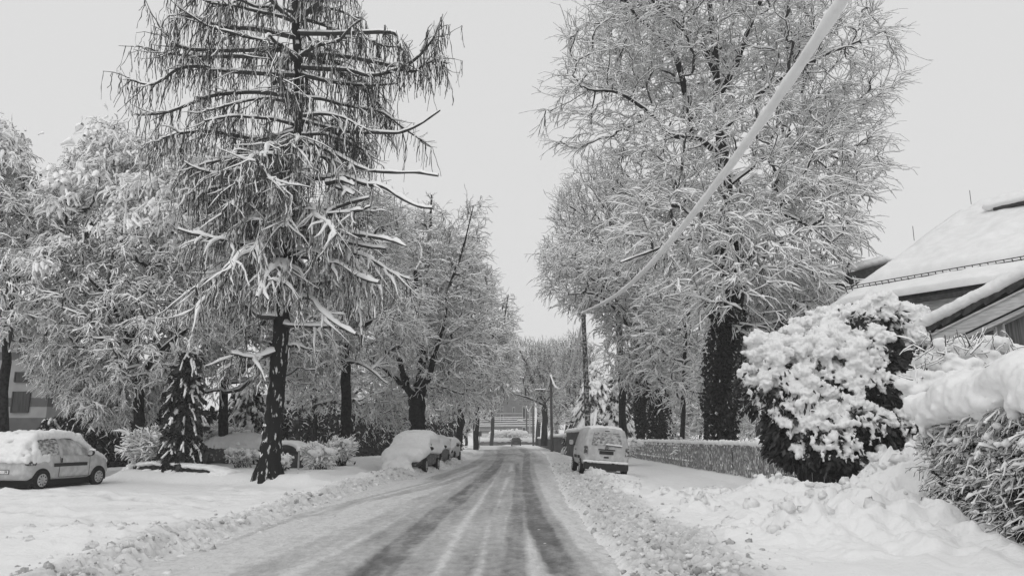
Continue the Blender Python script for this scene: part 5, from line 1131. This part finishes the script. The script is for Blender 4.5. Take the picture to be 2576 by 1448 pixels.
mb = MB(); mb.prism(np.array([(-1.06+x, 3.122, 1.20+z) for x, z in rr(-.088, -.10, .088, .10, .05)]), (0, .01, 0), 0); mb.obj('mirror_glass', ['hub'], mi_, smooth=False)
mb = MB(); vs.patch(mb, .08, 3.0, 7.6, 10, 1, .0, 0, 30, 8, puff=.05); vs.patch(mb, .08, 3.0, 7.6, 10, -1, .0, 0, 30, 8, puff=.05); vs.patch(mb, 3.45, 4.3, 7.0, 10, -1, .0, 0, 14, 8, puff=.10); vs.patch(mb, 3.45, 4.3, 7, 10, 1, .0, 0, 14, 8, puff=.1); mb.obj('snow_cover', ['snow'], van)

# --- small white hatchback at the left edge
hc = math.radians(10); rw = np.array([-14.55, 23.9])
car = thing('parked_car', 'small white hatchback under snow at the left edge, rear to the viewer, mirror folded out', 'car', (0, 0, 0))
ax = np.array([math.sin(hc), math.cos(hc)]); rx = np.array([math.cos(hc), -math.sin(hc)])
c0 = rw - rx*.74 - ax*.62; car.location = (c0[0], c0[1], -.02); car.rotation_euler = (0, 0, -hc)
cs_ = Shell([(0.0, .50, .92, .98, .70, .72, .60), (.05, .34, .95, 1.10, .78, .80, .60), (.2, .30, .97, 1.36, .83, .835, .58), (.42, .28, .98, 1.54, .84, .84, .60), (.9, .27, .98, 1.60, .845, .845, .62), (1.7, .27, .99, 1.62, .85, .85, .63), (2.25, .27, .99, 1.54, .85, .85, .61), (2.75, .27, .98, 1.24, .845, .845, .60), (3.0, .27, .97, 1.06, .84, .83, .66), (3.5, .28, .84, .92, .80, .78, .58), (3.72, .34, .66, .74, .68, .66, .5)])
mb = MB(); cs_.body(mb, 0, 60); mb.obj('body', ['paint_white'], car)
mb = MB(); mb.box((-.72, .35, .08), (.72, 3.5, .34), 0); mb.obj('underbody_shade', ['tyre'], car, smooth=False)  # dark chassis block, added to stand in for the shadow under the car
mb = MB(); cs_.patch(mb, lambda b: 1.42-.0*b, lambda b: 2.72-.42*b, 5.1, 7.2, 1, .012, 0, 18, 8); mb.obj('side_window', ['glass_hazy'], car); mb = MB(); cs_.patch(mb, lambda b: 1.42, lambda b: 2.72-.42*b, 5.1, 7.2, -1, .012, 0, 18, 8); mb.obj('side_window', ['glass_hazy'], car)
mb = MB(); cs_.patch(mb, lambda b: .42+.12*b, lambda b: 1.28, 5.15, 7.1, 1, .012, 0, 14, 8); mb.obj('quarter_window', ['glass_frost'], car)
mb = MB(); cs_.patch(mb, lambda b: .5+.1*b, lambda b: 1.24, 6.95, 7.3, 1, .022, 0, 14, 3); cs_.patch(mb, lambda b: 1.46, lambda b: 2.66-.25*b, 7.0, 7.22, 1, .022, 0, 14, 3); mb.obj('window_seal', ['plastic'], car)
mb = MB(); cs_.patch(mb, 1.30, 2.62, 1.9, 4.9, 1, .008, 0, 16, 8); do = mb.obj('door', ['paint_white'], car)
mb = MB(); cs_.patch(mb, 1.05, 2.5, 3.05, 3.42, 1, .020, 0, 14, 4); mb.obj('rub_strip', ['plastic'], do)
mb = MB(); mb.bar((.868, 1.36, .80), (.868, 1.36, .94), .03, .05, 0); mb.obj('handle', ['plastic'], do)
for k, (r0, nm) in enumerate(((.012, 0),)):
    mb = MB(); seam = [cs_.pt(1.30, k_, 1, .010) for k_ in np.linspace(5, 2, 8)] + [cs_.pt(y, 1.95, 1, .010) for y in np.linspace(1.36, 2.56, 8)] + [cs_.pt(2.62, k_, 1, .010) for k_ in np.linspace(2, 5, 8)]; mb.tube(np.array(seam), .006, 0, 5); mb.obj('door_seam', ['plastic'], do)
for sx in (1, -1):
    for y in (.62, 3.08): wheel(car, sx*.795, y, .29, .19, sx, 'hub', arch=sx*.862)
mb = MB(); mb.sphere((.98, 2.52, 1.08), (.11, .07, .095), 0, 14, 10); mb.bar((.84, 2.56, .99), (.97, 2.54, 1.02), .05, .05, 0); mm = mb.obj('wing_mirror', ['plastic'], car)
mb = MB(); mb.prism(np.array([(.98+x, 2.447, 1.08+z) for x, z in rr(-.078, -.07, .078, .07, .045)]), (0, .01, 0), 0); mb.obj('mirror_glass', ['hub'], mm, smooth=False)
blobs('snow_cap', [((.98+x, 2.54, 1.17), (.07, .06, .045)) for x in (-.05, 0, .05)], mm, .015, ('snow',), (), 1)
mb = MB(); cs_.patch(mb, .015, .36, 3.25, 3.75, 1, .02, 0, 10, 5); mb.obj('tail_lamp', ['lamp'], car); mb = MB(); cs_.patch(mb, .015, .36, 3.25, 3.75, -1, .02, 0, 10, 5); mb.obj('tail_lamp', ['lamp'], car)
mb = MB(); mb.prism(np.array([(x, -.03, z) for x, z in rr(-.26, .50, .26, .61, .015)]), (0, .05, 0), 0); pl = mb.obj('plate', ['plate'], car, smooth=False)
text_on('plate_text', '34', (.17, -.033, .555), (PI/2, 0, 0), .105, 'ink', pl)
mb = MB(); mb.bar((-.275, -.028, .495), (.275, -.028, .495), .01, .014, 0); mb.bar((-.275, -.028, .615), (.275, -.028, .615), .01, .014, 0); mb.bar((.27, -.028, .49), (.27, -.028, .62), .01, .014, 0); mb.obj('plate_frame', ['ink'], pl)
mb = MB(); cs_.patch(mb, .02, .5, 1.2, 2.6, 1, .010, 0, 8, 5); mb.obj('bumper', ['paint_white'], car)
it = []
for y in np.arange(.45, 2.3, .14):
    zt = np.interp(y, cs_.y, cs_.st[:, 3]); wt = np.interp(y, cs_.y, cs_.st[:, 6])
    for x in np.arange(-wt, wt+.01, .15): it.append(((x, y, zt+.05+.02*rng.standard_normal()), (.13, .13, .14)))
for y in np.arange(2.3, 2.95, .12):
    zt = np.interp(y, cs_.y, cs_.st[:, 3])
    for x in np.arange(-.6, .61, .15): it.append(((x, y, zt+.03), (.12, .12, .11)))
for y in np.arange(2.95, 3.7, .12):
    zt = np.interp(y, cs_.y, cs_.st[:, 3])
    for x in np.arange(-.62, .63, .15): it.append(((x, y, zt+.02), (.13, .12, .11)))
for z in np.arange(.92, 1.6, .10):           # rear window and tailgate plastered
    y = np.interp(z, [.9, 1.1, 1.36, 1.54, 1.62], [-.02, .04, .2, .42, .6])
    for x in np.arange(-.62, .63, .13):
        if (abs(x) < .1 and 1.36 < z < 1.47): continue
        it.append(((x, y-.02, z+.02*rng.standard_normal()), (.12, .09+.03*rng.random(), .10)))
for z in np.arange(.84, .98, .08):
    for x in np.arange(-.66, .80, .12):
        if rng.random() < .85: it.append(((x, .02-.03*rng.random(), z+.05), (.11, .08, .07)))
for _ in range(26): y = rng.uniform(.0, .9); it.append(((.80+.05*rng.random(), y, rng.uniform(.86, 1.0)), (.05, .10, .06+.05*rng.random())))
for _ in range(16): y = rng.uniform(.05, .45); it.append((cs_.pt(y, rng.uniform(5, 7.5), 1, .02), (.08, .10, .09)))
for y in np.arange(.4, 2.75, .09): it.append((cs_.pt(y, 7.55, 1, .02), (.05, .08, .055)))
blobs('snow_cover', it, car, .032, ('snow',), ((.35, .06), (.1, .03)), 3)

# --- the row of buried cars on the left kerb and the one behind the mound
def buried(label, loc, rz, sh, paint, L, S=.16, front=True, side_k=4.6, group=None, cat='car', lumps=()):
    t = thing('parked_car', label, cat, loc, rz, group); s = Shell(sh); mb = MB(); s.body(mb, 0, 40); mb.obj('body', [paint], t)
    ws = s.y[-1]
    for sx in (1, -1):
        for y in (.65, ws-.75): wheel(t, sx*(s.st[3, 4]-.03), y, .30, .19, sx, 'hub', arch=sx*(s.st[3, 4]+.012))
        mb = MB(); s.patch(mb, .6, ws*.62, 5.2, 7, sx, .012, 0); mb.obj('side_window', ['glass_dark'], t)
        mb = MB(); s.patch(mb, ws*.25, ws*.48, 2, 4.9, sx, .006, 0); mb.obj('door', [paint], t)
        mb = MB(); s.patch(mb, ws-.32, ws-.04, 3.3, 4.3, sx, .008, 0, 6, 4); mb.obj('headlight', ['glass_dark'], t)
        mb = MB(); x = s.st[3, 5]+.10; mb.sphere((sx*x, ws*.62, 1.02), (.10, .07, .08), 0, 10, 8); mb.obj('wing_mirror', ['plastic'], t)
    it = []
    for y in np.arange(s.y[0], ws+.01, .16):
        r = s.ring(y)
        for k in np.arange(side_k, 10.01, .55):
            for sx in (1, -1):
                p = s.pt(y, k, sx, S*.25); q = S*(.75+.25*math.sin(y*2))*(.6 if k < 6 else 1); it.append((p, (q*1.1, q*1.1, q)))
    for y, ks in ((s.y[0], -1), (ws, 1)):
        zt = np.interp(y, s.y, s.st[:, 3]); zl = np.interp(y, s.y, s.st[:, 1])
        for z in np.arange(zl+.22, zt, .13):
            for x in np.arange(-.6, .61, .15): it.append(((x, y+ks*.02, z), (.12, S*.6, .10)))
    for c, r in lumps: it.append((c, r))
    blobs('snow_cover', it, t, .045, ('snow',), ((.5, .10), (.15, .03)), 5); return t
def hatch(L=3.9, H=1.50, wd=.84, hood=.95): return [(0, .5, .9, 1.0, wd*.9, wd*.92, wd*.72), (.08, .32, .95, 1.15, wd*.96, wd*.97, wd*.72), (.35, .26, .97, H-.08, wd, wd, wd*.74), (.9, .24, .97, H, wd, wd, wd*.76), (L*.52, .24, .97, H-.02, wd, wd, wd*.76), (L*.68, .24, .96, hood+.08, wd, wd*.99, wd*.8), (L*.74, .25, .93, hood, wd*.99, wd*.97, wd*.78), (L*.95, .28, .78, .84, wd*.93, wd*.9, wd*.7), (L, .36, .62, .70, wd*.8, wd*.78, wd*.6)]
def carpos(u, v, Y): p = G(u, v, .0); return p
# cars facing us: y axis points to the viewer (front towards -Y)
fl = [((x, 4.05+dy, z), (.34, .30, r)) for x, dy, z, r in ((-.2, .1, .2, .38), (.25, .2, .18, .36), (.5, .0, .25, .3), (0, .0, .45, .3), (.1, .35, .05, .3), (-.35, .3, .05, .3), (.55, .3, 0, .3))]
buried('rounded car buried in smooth snow, first in the row, snow heap at its front', (-4.30, 36.9, .06), PI-.10, hatch(4.0, 1.60, .88, 1.02), 'paint_dark', 4, .20, side_k=3.7, group='snow buried cars parked in a row on the left', lumps=fl)
buried('dark car under snow parked second in the row behind the rounded one', (-4.45, 44.8, .05), PI-.06, hatch(4.3, 1.46, .87, .95), 'paint_dark', 4.3, .18, side_k=4.0, group='snow buried cars parked in a row on the left')
buried('pale car with dark bumper strip, last in the row of buried cars', (-4.35, 52.6, .05), PI-.04, hatch(4.2, 1.42, .86, .95), 'paint_white', 4.2, .12, side_k=6.0, group='snow buried cars parked in a row on the left')
buried('long car deep in snow seen side on behind the larch mound', (-11.2, 35.5, .12), PI/2, hatch(4.4, 1.42, .86, .92), 'paint_dark', 4.4, .19, side_k=4.9)
# far dark car coming towards us in the bend
dc = thing('dark_car', 'small black car driving in the distance at the bend', 'car', (.75, 139, .02)); s = Shell(hatch(4.2, 1.62, .92, 1.0)); mb = MB(); s.body(mb); mb.obj('body', ['glass_dark'], dc)
mb = MB(); mb.box((-.60, -.03, 1.05), (.60, .0, 1.42), 0); mb.obj('rear_window', ['metal_dark'], dc, smooth=False)
mb = MB(); mb.box((-.85, -.12, .30), (.85, .0, .52), 0); mb.obj('bumper', ['plastic'], dc, smooth=False)
mb = MB(); mb.box((-.26, -.14, .55), (.26, -.06, .66), 0); mb.obj('plate', ['paint_grey'], dc, smooth=False)
for sx in (1, -1):
    for y in (.7, 3.4): wheel(dc, sx*.80, y, .31, .2, sx, None)
    mb = MB(); mb.sphere((sx*1.03, 2.4, 1.05), (.12, .08, .09), 0, 8, 6); mb.obj('wing_mirror', ['glass_dark'], dc)
# ------------------------------------------------------------------ poles, cables, post, container, far end of the street
M['pole'] = mat('pole_wood', 0.050, 0.85, 0.15, g2=.40, lo=.50, hi=.60, vscale=9, detail=5, stretch=(1, 1, .8))
M['pole_plain'] = mat('pole_grey', 0.062, 0.85, 0.15, var=.25, vscale=5, stretch=(3, 3, .3))
M['post_pale'] = mat('pale_post', 0.34, 0.7, 0.2, var=.15, vscale=6)
def pole(label, x, y, h, r, lean=0.0, mt='pole_plain', arm=None):
    z0 = ground_h(x, y)-.1; t = thing('utility_pole', label, 'pole', (x, y, z0), 0, 'utility poles along the right kerb'); mb = MB()
    top = np.array([lean, 0, h-z0]); mb.tube([np.zeros(3), top*.5, top], [r, r*.9, r*.72], 0, 14); mb.obj('shaft', [mt], t)
    blobs('snow_cap', [(top+[0, 0, .04], (r*1.05, r*1.05, .10)), (top+[.04, 0, .10], (r*.8, r*.8, .08))], t, .025, ('snow',), (), 1)
    mb = MB(); mb.bar(top+[-.16, 0, -.12], top+[.16, 0, -.12], .06, .06, 0); mb.obj('bracket', ['metal_dark'], t)
    if mt == 'pole':
        for z in (.32, .47, .62, .80): mb = MB(); mb.lathe([(r*1.0, -.03), (r*1.06, -.03), (r*1.06, .03), (r*1.0, .03)], top*z, 0, 14); mb.obj('band', ['hub'], t)
    if arm:
        zz, L = arm; mb = MB(); a = top*(zz/top[2]); mb.tube([a, a+[-L, 0, .12]], .035, 0, 8); mb.obj('arm', ['metal_dark'], t)
        mb = MB(); mb.bar(a+[-L-.75, 0, .10], a+[-L+.1, 0, .12], .24, .13, 0); la = mb.obj('street_lamp', ['metal_dark'], t); blobs('snow_cap', [(a+[-L-.7+s, 0, .22], (.16, .15, .10)) for s in np.arange(0, 1.0, .12)], la, .03, ('snow',), (), 1)
    return top+np.array([x, y, z0])
t1 = pole('nearest snow flecked wooden pole rising behind the white van', 4.28, 43, 8.55, .165, -.16, 'pole')
t2 = pole('second grey pole with a lamp arm by the garden wall', 4.45, 86, 8.4, .17, -.05, 'pole_plain', (6.75, 1.0))
t3 = pole('third dark pole farther off, right of the distant black car', 3.75, 136, 8.3, .17, 0)
t4 = pole('farthest thin dark pole at the bend', 3.2, 168, 8.3, .17, 0, 'pole_plain', (4.9, 1.2))
def cable(name, label, pts, r0, r1, snow_r, bow=0.0):
    t = thing(name, label, 'cable', pts[0]); q = catmull(np.array(pts, float), 14)-np.array(pts[0]); n = len(q); mb = MB(); mb.tube(q+[0, 0, -.04], .022, 0, 6); mb.obj('wire', ['metal_dark'], t)
    s = MB(); rr_ = np.linspace(r0, r1, n)*(1+.08*rng.standard_normal(n)); fr, tt = frame_rings(q[None], 12); v = q[:, None]+fr[0]*(rr_[:, None, None]*(1+.07*rng.standard_normal((n, 12, 1)))); s.add(v, ring_quads(1, n, 12), 0); s.obj('snow_sleeve', ['snow'], t); return t
cable('snowy_cable', 'overhead cable wrapped in a thick white sleeve of snow, slanting across the right tree', [t1+[0, -.15, .05], (4.26, 31, 7.32), (4.27, 23.0, 6.80), (4.28, 15.2, 6.76), (4.30, 9.3, 7.10), (4.32, 4.0, 7.7), (4.33, -3, 8.6)], .072, .092, 0)
cable('snowy_cable', 'sagging snowy cable between the nearest and second pole', [t1+[0, .2, -.3], (4.35, 55, 6.6), (4.4, 66, 5.9), (4.42, 77, 6.6), t2+[0, -.1, 0]], .07, .09, 0)
cable('snowy_cable', 'sagging snowy cable between the second and third pole', [t2, (4.25, 98, 6.9), (4.1, 112, 6.0), (3.9, 126, 6.9), t3], .07, .09, 0)
cable('snowy_cable', 'short drooping snowy cable between the third and farthest pole', [t3, (3.6, 146, 7.2), (3.4, 154, 6.8), (3.3, 161, 7.2), t4], .08, .09, 0)
cable('stay_wire', 'thin dark stay wire falling from the nearest pole', [t1+[-.1, .1, -.1], t1+[-.55, 1.5, -1.2], t1+[-1.0, 3.0, -2.3]], .001, .001, 0) if False else None

# arched container, pale post
ct = G(733, 1182, .1); t = thing('recycling_container', 'dark steel container with an arched lid between larch and shrubs', 'container', (-9.05, 30.9, .05)); mb = MB()
a = np.linspace(0, PI, 15); prof = [(-.62, 0), (.62, 0)] + [(math.cos(q)*.62, .88+math.sin(q)*.40) for q in a]; mb.prism(np.array([(x, 0, z) for x, z in prof]), (0, 1.1, 0), 0); mb.obj('bin', ['wall_dark'], t, smooth=False)
mb = MB(); mb.bar((-.64, -.012, .88), (.64, -.012, .88), .03, .04, 0); mb.obj('rim', ['metal_dark'], t); it = []
for q in np.linspace(.25, PI-.45, 12):
    for y in np.arange(.05, 1.1, .2): it.append(((math.cos(q)*.63, y, .88+math.sin(q)*.43), (.16, .16, .10)))
blobs('snow_cap', it, t, .035, ('snow',), ((.3, .04),), 2)
t = thing('marker_post', 'slim pale post with a snow cap in front of the arched container', 'post', (-8.15, 29.6, .0)); mb = MB(); mb.box((-.03, -.03, 0), (.03, .03, 1.1), 0); mb.obj('shaft', ['post_pale'], t, smooth=False); blobs('snow_cap', [((0, 0, 1.14), (.11, .10, .09)), ((.07, 0, 1.0), (.04, .04, .10)), ((-.06, 0, 1.10), (.06, .06, .06))], t, .02, ('snow',), (), 1)
# dark kerb strip, tallest in the middle, with snow lying over it
def sheet(name, pts, dz, mt):
    mb = MB(); pts = np.array(pts); c = pts.mean(0); v = np.concatenate([pts, [c]]); z = [ground_h(x, y)+dz for x, y in v]; n = len(pts); mb.add(np.column_stack([v, z]), None, 0, [(i, (i+1) % n, n) for i in range(n)], 0); o = mb.obj(name, [mt]); o['kind'] = 'structure'; return o
M['kerb'] = mat('kerb_stone', 0.035, 0.85, 0.2, var=.4, vscale=6)
kb = MB(); n = 30; kp = [G(u_, v_) for u_, v_ in zip(np.linspace(305, 580, n), np.interp(np.linspace(0, 1, n), [0, .3, .65, 1], [1204, 1209, 1213, 1216]))]
kp = np.array([(p[0], p[1], ground_h(p[0], p[1]-.25)) for p in kp]); it = []
for i in range(n-1):
    hh = .19*(1-abs(2*i/(n-2)-1)**2.5)+.015; kb.bar(kp[i]+[0, .1, hh/2-.02], kp[i+1]+[0, .1, hh/2-.02], .14, hh+.04, 0)
    for f in (0, .5): p = kp[i]+(kp[i+1]-kp[i])*f; it.append(((p[0], p[1]+.16+.05*rng.standard_normal(), p[2]+hh+.06), (.24, .26, .07+.03*rng.random()))); it.append(((p[0], p[1]+.5, p[2]+hh+.02), (.3, .4, .12)))
    if rng.random() < .5: it.append(((kp[i][0], kp[i][1]-.12, kp[i][2]), (.22*rng.random()+.05, .16, .05+.04*rng.random())))
kb = kb.obj('kerb', ['kerb'], None, False); kb['kind'] = 'structure'
ks = blobs('kerb_snow', it, None, .04, ('snow',), ((.3, .08),), 1); ks['kind'] = 'structure'
# striped house at the left edge
M['plaster_l'] = mat('plaster_light', 0.30, 0.9, 0.15, var=.08, vscale=1.5); M['plaster_d'] = mat('plaster_band', 0.11, 0.9, 0.15, var=.1, vscale=1.5); M['shutter'] = mat('shutter', 0.05, 0.7, 0.25, var=.35, vscale=3, stretch=(12, 12, .4))
YH = 40.0; a = P(-150, 1076, YH); b = P(112, 1076, YH); t = thing('striped_house', 'plaster house with dark bands and a shuttered window behind the white hatchback', 'house', (b[0], YH, 0)); O = np.array([b[0], YH, 0]); W = b[0]-a[0]; zz = lambda v: P(60, v, YH)[2]
mb = MB(); mb.box((-W, 0, 0), (0, 7, zz(760)), 0); mb.obj('wall', ['plaster_l'], t, smooth=False)
for v0, v1 in ((1076, 1050), (1022, 1000), (905, 885)): mb = MB(); mb.box((-W-.01, -.02, zz(v0) if v0 != 1076 else 0), (.012, .5, zz(v1)), 0); mb.obj('band', ['plaster_d'], t, smooth=False)
for v0, v1 in ((1036, 984), (960, 935), (890, 850)):
    x0, x1 = P(33, 1000, YH)[0]-O[0], P(76, 1000, YH)[0]-O[0]; mb = MB(); mb.box((x0, -.05, zz(v0)), (x1, -.022, zz(v1)), 0); wn = mb.obj('window', ['shutter'], t, smooth=False)
    mb = MB()
    for p, q in (((x0, zz(v0)), (x1, zz(v0))), ((x0, zz(v0)), (x0, zz(v1))), ((x1, zz(v0)), (x1, zz(v1)))): mb.bar((p[0], -.06, p[1]), (q[0], -.06, q[1]), .06, .07, 0)
    mb.obj('frame', ['metal_dark'], wn, smooth=False)
mb = MB(); zt = zz(760); mb.prism(np.array([(-W-.6, -.6, zt), (.6, -.6, zt), (.6, 3.5, zt+2.6), (-W-.6, 3.5, zt+2.6)]), (0, 0, .25), 0); mb.obj('roof', ['snow'], t, smooth=False)

# house peeping out between larch and forked tree
t = thing('distant_house', 'grey house with a snowy roof glimpsed between larch and forked street tree', 'house', (-19, 66, 0)); mb = MB(); mb.box((-3, 0, 0), (4.5, 6, 5.2), 0); mb.obj('wall', ['house_wall'], t, smooth=False)
mb = MB(); mb.prism(np.array([(-3.5, -.5, 5.2), (5, -.5, 5.2), (5, 3, 7.4), (-3.5, 3, 7.4)]), (0, 0, .35), 0); mb.obj('roof', ['snow'], t, smooth=False)
for x in (-1.5, .6, 2.6): mb = MB(); mb.box((x, -.03, 3.2), (x+.9, -.005, 4.5), 0); mb.obj('window', ['glass_dark'], t, smooth=False)

# far building with pale string courses
M['brick_far'] = mat('brick_wall', 0.13, 0.9, 0.15, var=.15, vscale=1.2); M['stone_far'] = mat('pale_stone', 0.42, 0.9, 0.15)
YF = 196.0; fx = lambda u: P(u, 1100, YF)[0]; fz = lambda v: P(1290, v, YF)[2]
t = thing('brick_building', 'old brick building with pale string courses closing the far end of the street', 'building', (fx(1290), YF, 1.2)); O = np.array([fx(1290), YF, 0])
mb = MB(); mb.box((fx(1205)-O[0], 0, 0), (fx(1345)-O[0], 9, fz(985)), 0); mb.obj('wall', ['brick_far'], t, smooth=False); t.location.z = 0
for v in (1098, 1090, 1081, 1072, 1064, 1040): mb = MB(); mb.box((fx(1205)-O[0]-.02, -.09, fz(v)), (fx(1345)-O[0]+.02, -.003, fz(v)+.16), 0); mb.obj('string_course', ['stone_far'], t, smooth=False)
for u, v0, v1, w_ in ((1241, 1101, 1079, 7), (1262, 1093, 1080, 4), (1278, 1092, 1078, 6), (1293, 1090, 1078, 4), (1318, 1092, 1074, 8), (1230, 1060, 1040, 6), (1262, 1060, 1040, 6), (1292, 1036, 1024, 5), (1318, 1052, 1022, 8), (1262, 1034, 1022, 5)):
    mb = MB(); mb.box((fx(u-w_/2)-O[0], -.14, fz(v0)), (fx(u+w_/2)-O[0], -.095, fz(v1)), 0); wn = mb.obj('window', ['glass_dark'], t, smooth=False)
    mb = MB()
    for p, q in (((u-w_/2, v0), (u-w_/2, v1)), ((u+w_/2, v0), (u+w_/2, v1)), ((u-w_/2, v1), (u+w_/2, v1))): mb.bar((fx(p[0])-O[0], -.16, fz(p[1])), (fx(q[0])-O[0], -.16, fz(q[1])), .12, .2, 0)
    mb.obj('frame', ['stone_far'], wn, smooth=False)
mb = MB(); mb.prism(np.array([(fx(1200)-O[0], -1, fz(985)), (fx(1350)-O[0], -1, fz(985)), (fx(1335)-O[0], 5, fz(955)), (fx(1215)-O[0], 5, fz(955))]), (0, 0, .4), 0); mb.obj('roof', ['snow'], t, smooth=False)
# overhead lines with snow in front of it
YO = 180.0; ox = lambda u: P(u, 1100, YO)[0]; oz = lambda v: P(1290, v, YO)[2]
for i, (v, lab) in enumerate(((1048.5, 'top snowy overhead line before the brick building'), (1053, 'second snowy overhead line from the top before the brick building'), (1058.5, 'third snowy overhead line from the top before the brick building'), (1064, 'fourth snowy overhead line from the top before the brick building'), (1069, 'lowest snowy overhead line before the brick building'))):
    mb = MB(); q = np.array([(ox(u), YO, oz(v+2.0*((i*7) % 3-1)*((u-1290)/120)+1.2*((u-1290)/60)**2*.3)) for u in np.linspace(1150, 1420, 12)]); mb.tube(q, .075, 0, 6); tag(mb.obj('overhead_line', ['snow']), lab, 'cable', 'snowy overhead lines across the far road')
mb = MB()
t = thing('mast', 'pale grey mast right of the farthest pole', 'pole', (ox(1331), 175, 0)); mb = MB(); mb.tube([(0, 0, 0), (0, 0, 8.2)], [.2, .16], 0, 10); mb.obj('shaft', ['post_pale'], t); mb = MB(); mb.bar((-1.6, 0, 6.2), (.2, 0, 6.2), .1, .12, 0); mb.obj('arm', ['metal_dark'], t)
# retaining wall, picket railing, snowy bush on the bank
M['concrete'] = mat('concrete', 0.14, 0.9, 0.15, var=.2, vscale=1)
YW = 158.0; wx = lambda u: P(u, 1100, YW)[0]; t = thing('retaining_wall', 'low grey retaining wall across the end of the street', 'wall', (wx(1205), YW, 0)); mb = MB(); mb.box((0, 0, 0), (wx(1294)-wx(1205), .5, P(1250, 1107, YW)[2]), 0); mb.box((wx(1308)-wx(1205), .1, 0), (wx(1400)-wx(1205), .55, P(1250, 1108, YW)[2]), 0); mb.obj('masonry', ['concrete'], t, smooth=False)
it = [((x, .25, P(1250, 1106, YW)[2]), (.8, .6, .35+.2*rng.random())) for x in np.arange(0, wx(1400)-wx(1205), .6)]; blobs('snow_cap', it, t, .14, ('snow',), ((.8, .2),), 2)
t = thing('railing', 'pale picket railing above the retaining wall', 'fence', (wx(1195), 166, 1.2)); mb = MB(); n = 90
for i in range(n): x = i*(wx(1400)-wx(1195))/n; mb.box((x, -.03, 0), (x+.08, .03, 1.15+.06*(i % 2)), 0)
mb.box((0, .035, .95), (x, .09, 1.05), 0); mb.box((0, .035, .2), (x, .09, .3), 0); mb.obj('pickets', ['snow_twig'], t, smooth=False)
twiggy('wide snow covered bush on the bank before the brick building', np.array([P(1278, 1105, 163)[0], 163, .9]), 7.5, 1.9, 80, .2, 50, .45)
# street sign on the left, fence on the left far side
t = thing('traffic_sign', 'small dark sign on a thin post beside the farthest left tree', 'sign', (P(1206, 1118, 112)[0], 112, 0)); mb = MB(); mb.tube([(0, 0, 0), (0, 0, 2.3)], .04, 0, 8); mb.obj('post', ['pole_plain'], t); mb = MB(); mb.box((-.28, -.05, 1.75), (.28, -.02, 2.45), 0); mb.obj('plate', ['metal_dark'], t, smooth=False)
t = thing('wire_fence', 'low snowy fence under the far trees on the left', 'fence', (-6.6, 62, 0)); mb = MB()
for i in range(60): p = np.array([-.03*i*.6, i*.6, 0]); mb.box((p[0]-.03, p[1]-.03, 0), (p[0]+.03, p[1]+.03, 1.15+.1*rng.random()), 0)
mb.bar((0, 0, 1.0), (-1.06, 35.4, 1.0), .05, .07, 0); mb.bar((0, 0, .45), (-1.06, 35.4, .45), .05, .07, 0); mb.obj('pickets', ['picket'], t, smooth=False)
# ------------------------------------------------------------------ damp winter air
m = bpy.data.materials.new('haze'); m.use_nodes = True; t = m.node_tree; t.nodes.remove(t.nodes['Principled BSDF'])
vp = t.nodes.new('ShaderNodeVolumePrincipled'); vp.inputs['Color'].default_value = (1, 1, 1, 1); vp.inputs['Density'].default_value = 0.0010; vp.inputs['Anisotropy'].default_value = 0.3
t.links.new(vp.outputs[0], t.nodes['Material Output'].inputs['Volume']); M['haze'] = m
mb = MB(); mb.box((-270, -75, -1.6), (270, 345, 30), 0); o = mb.obj('haze', ['haze'], smooth=False); tag(o, 'thin winter haze over the whole street', 'haze', None, 'stuff')
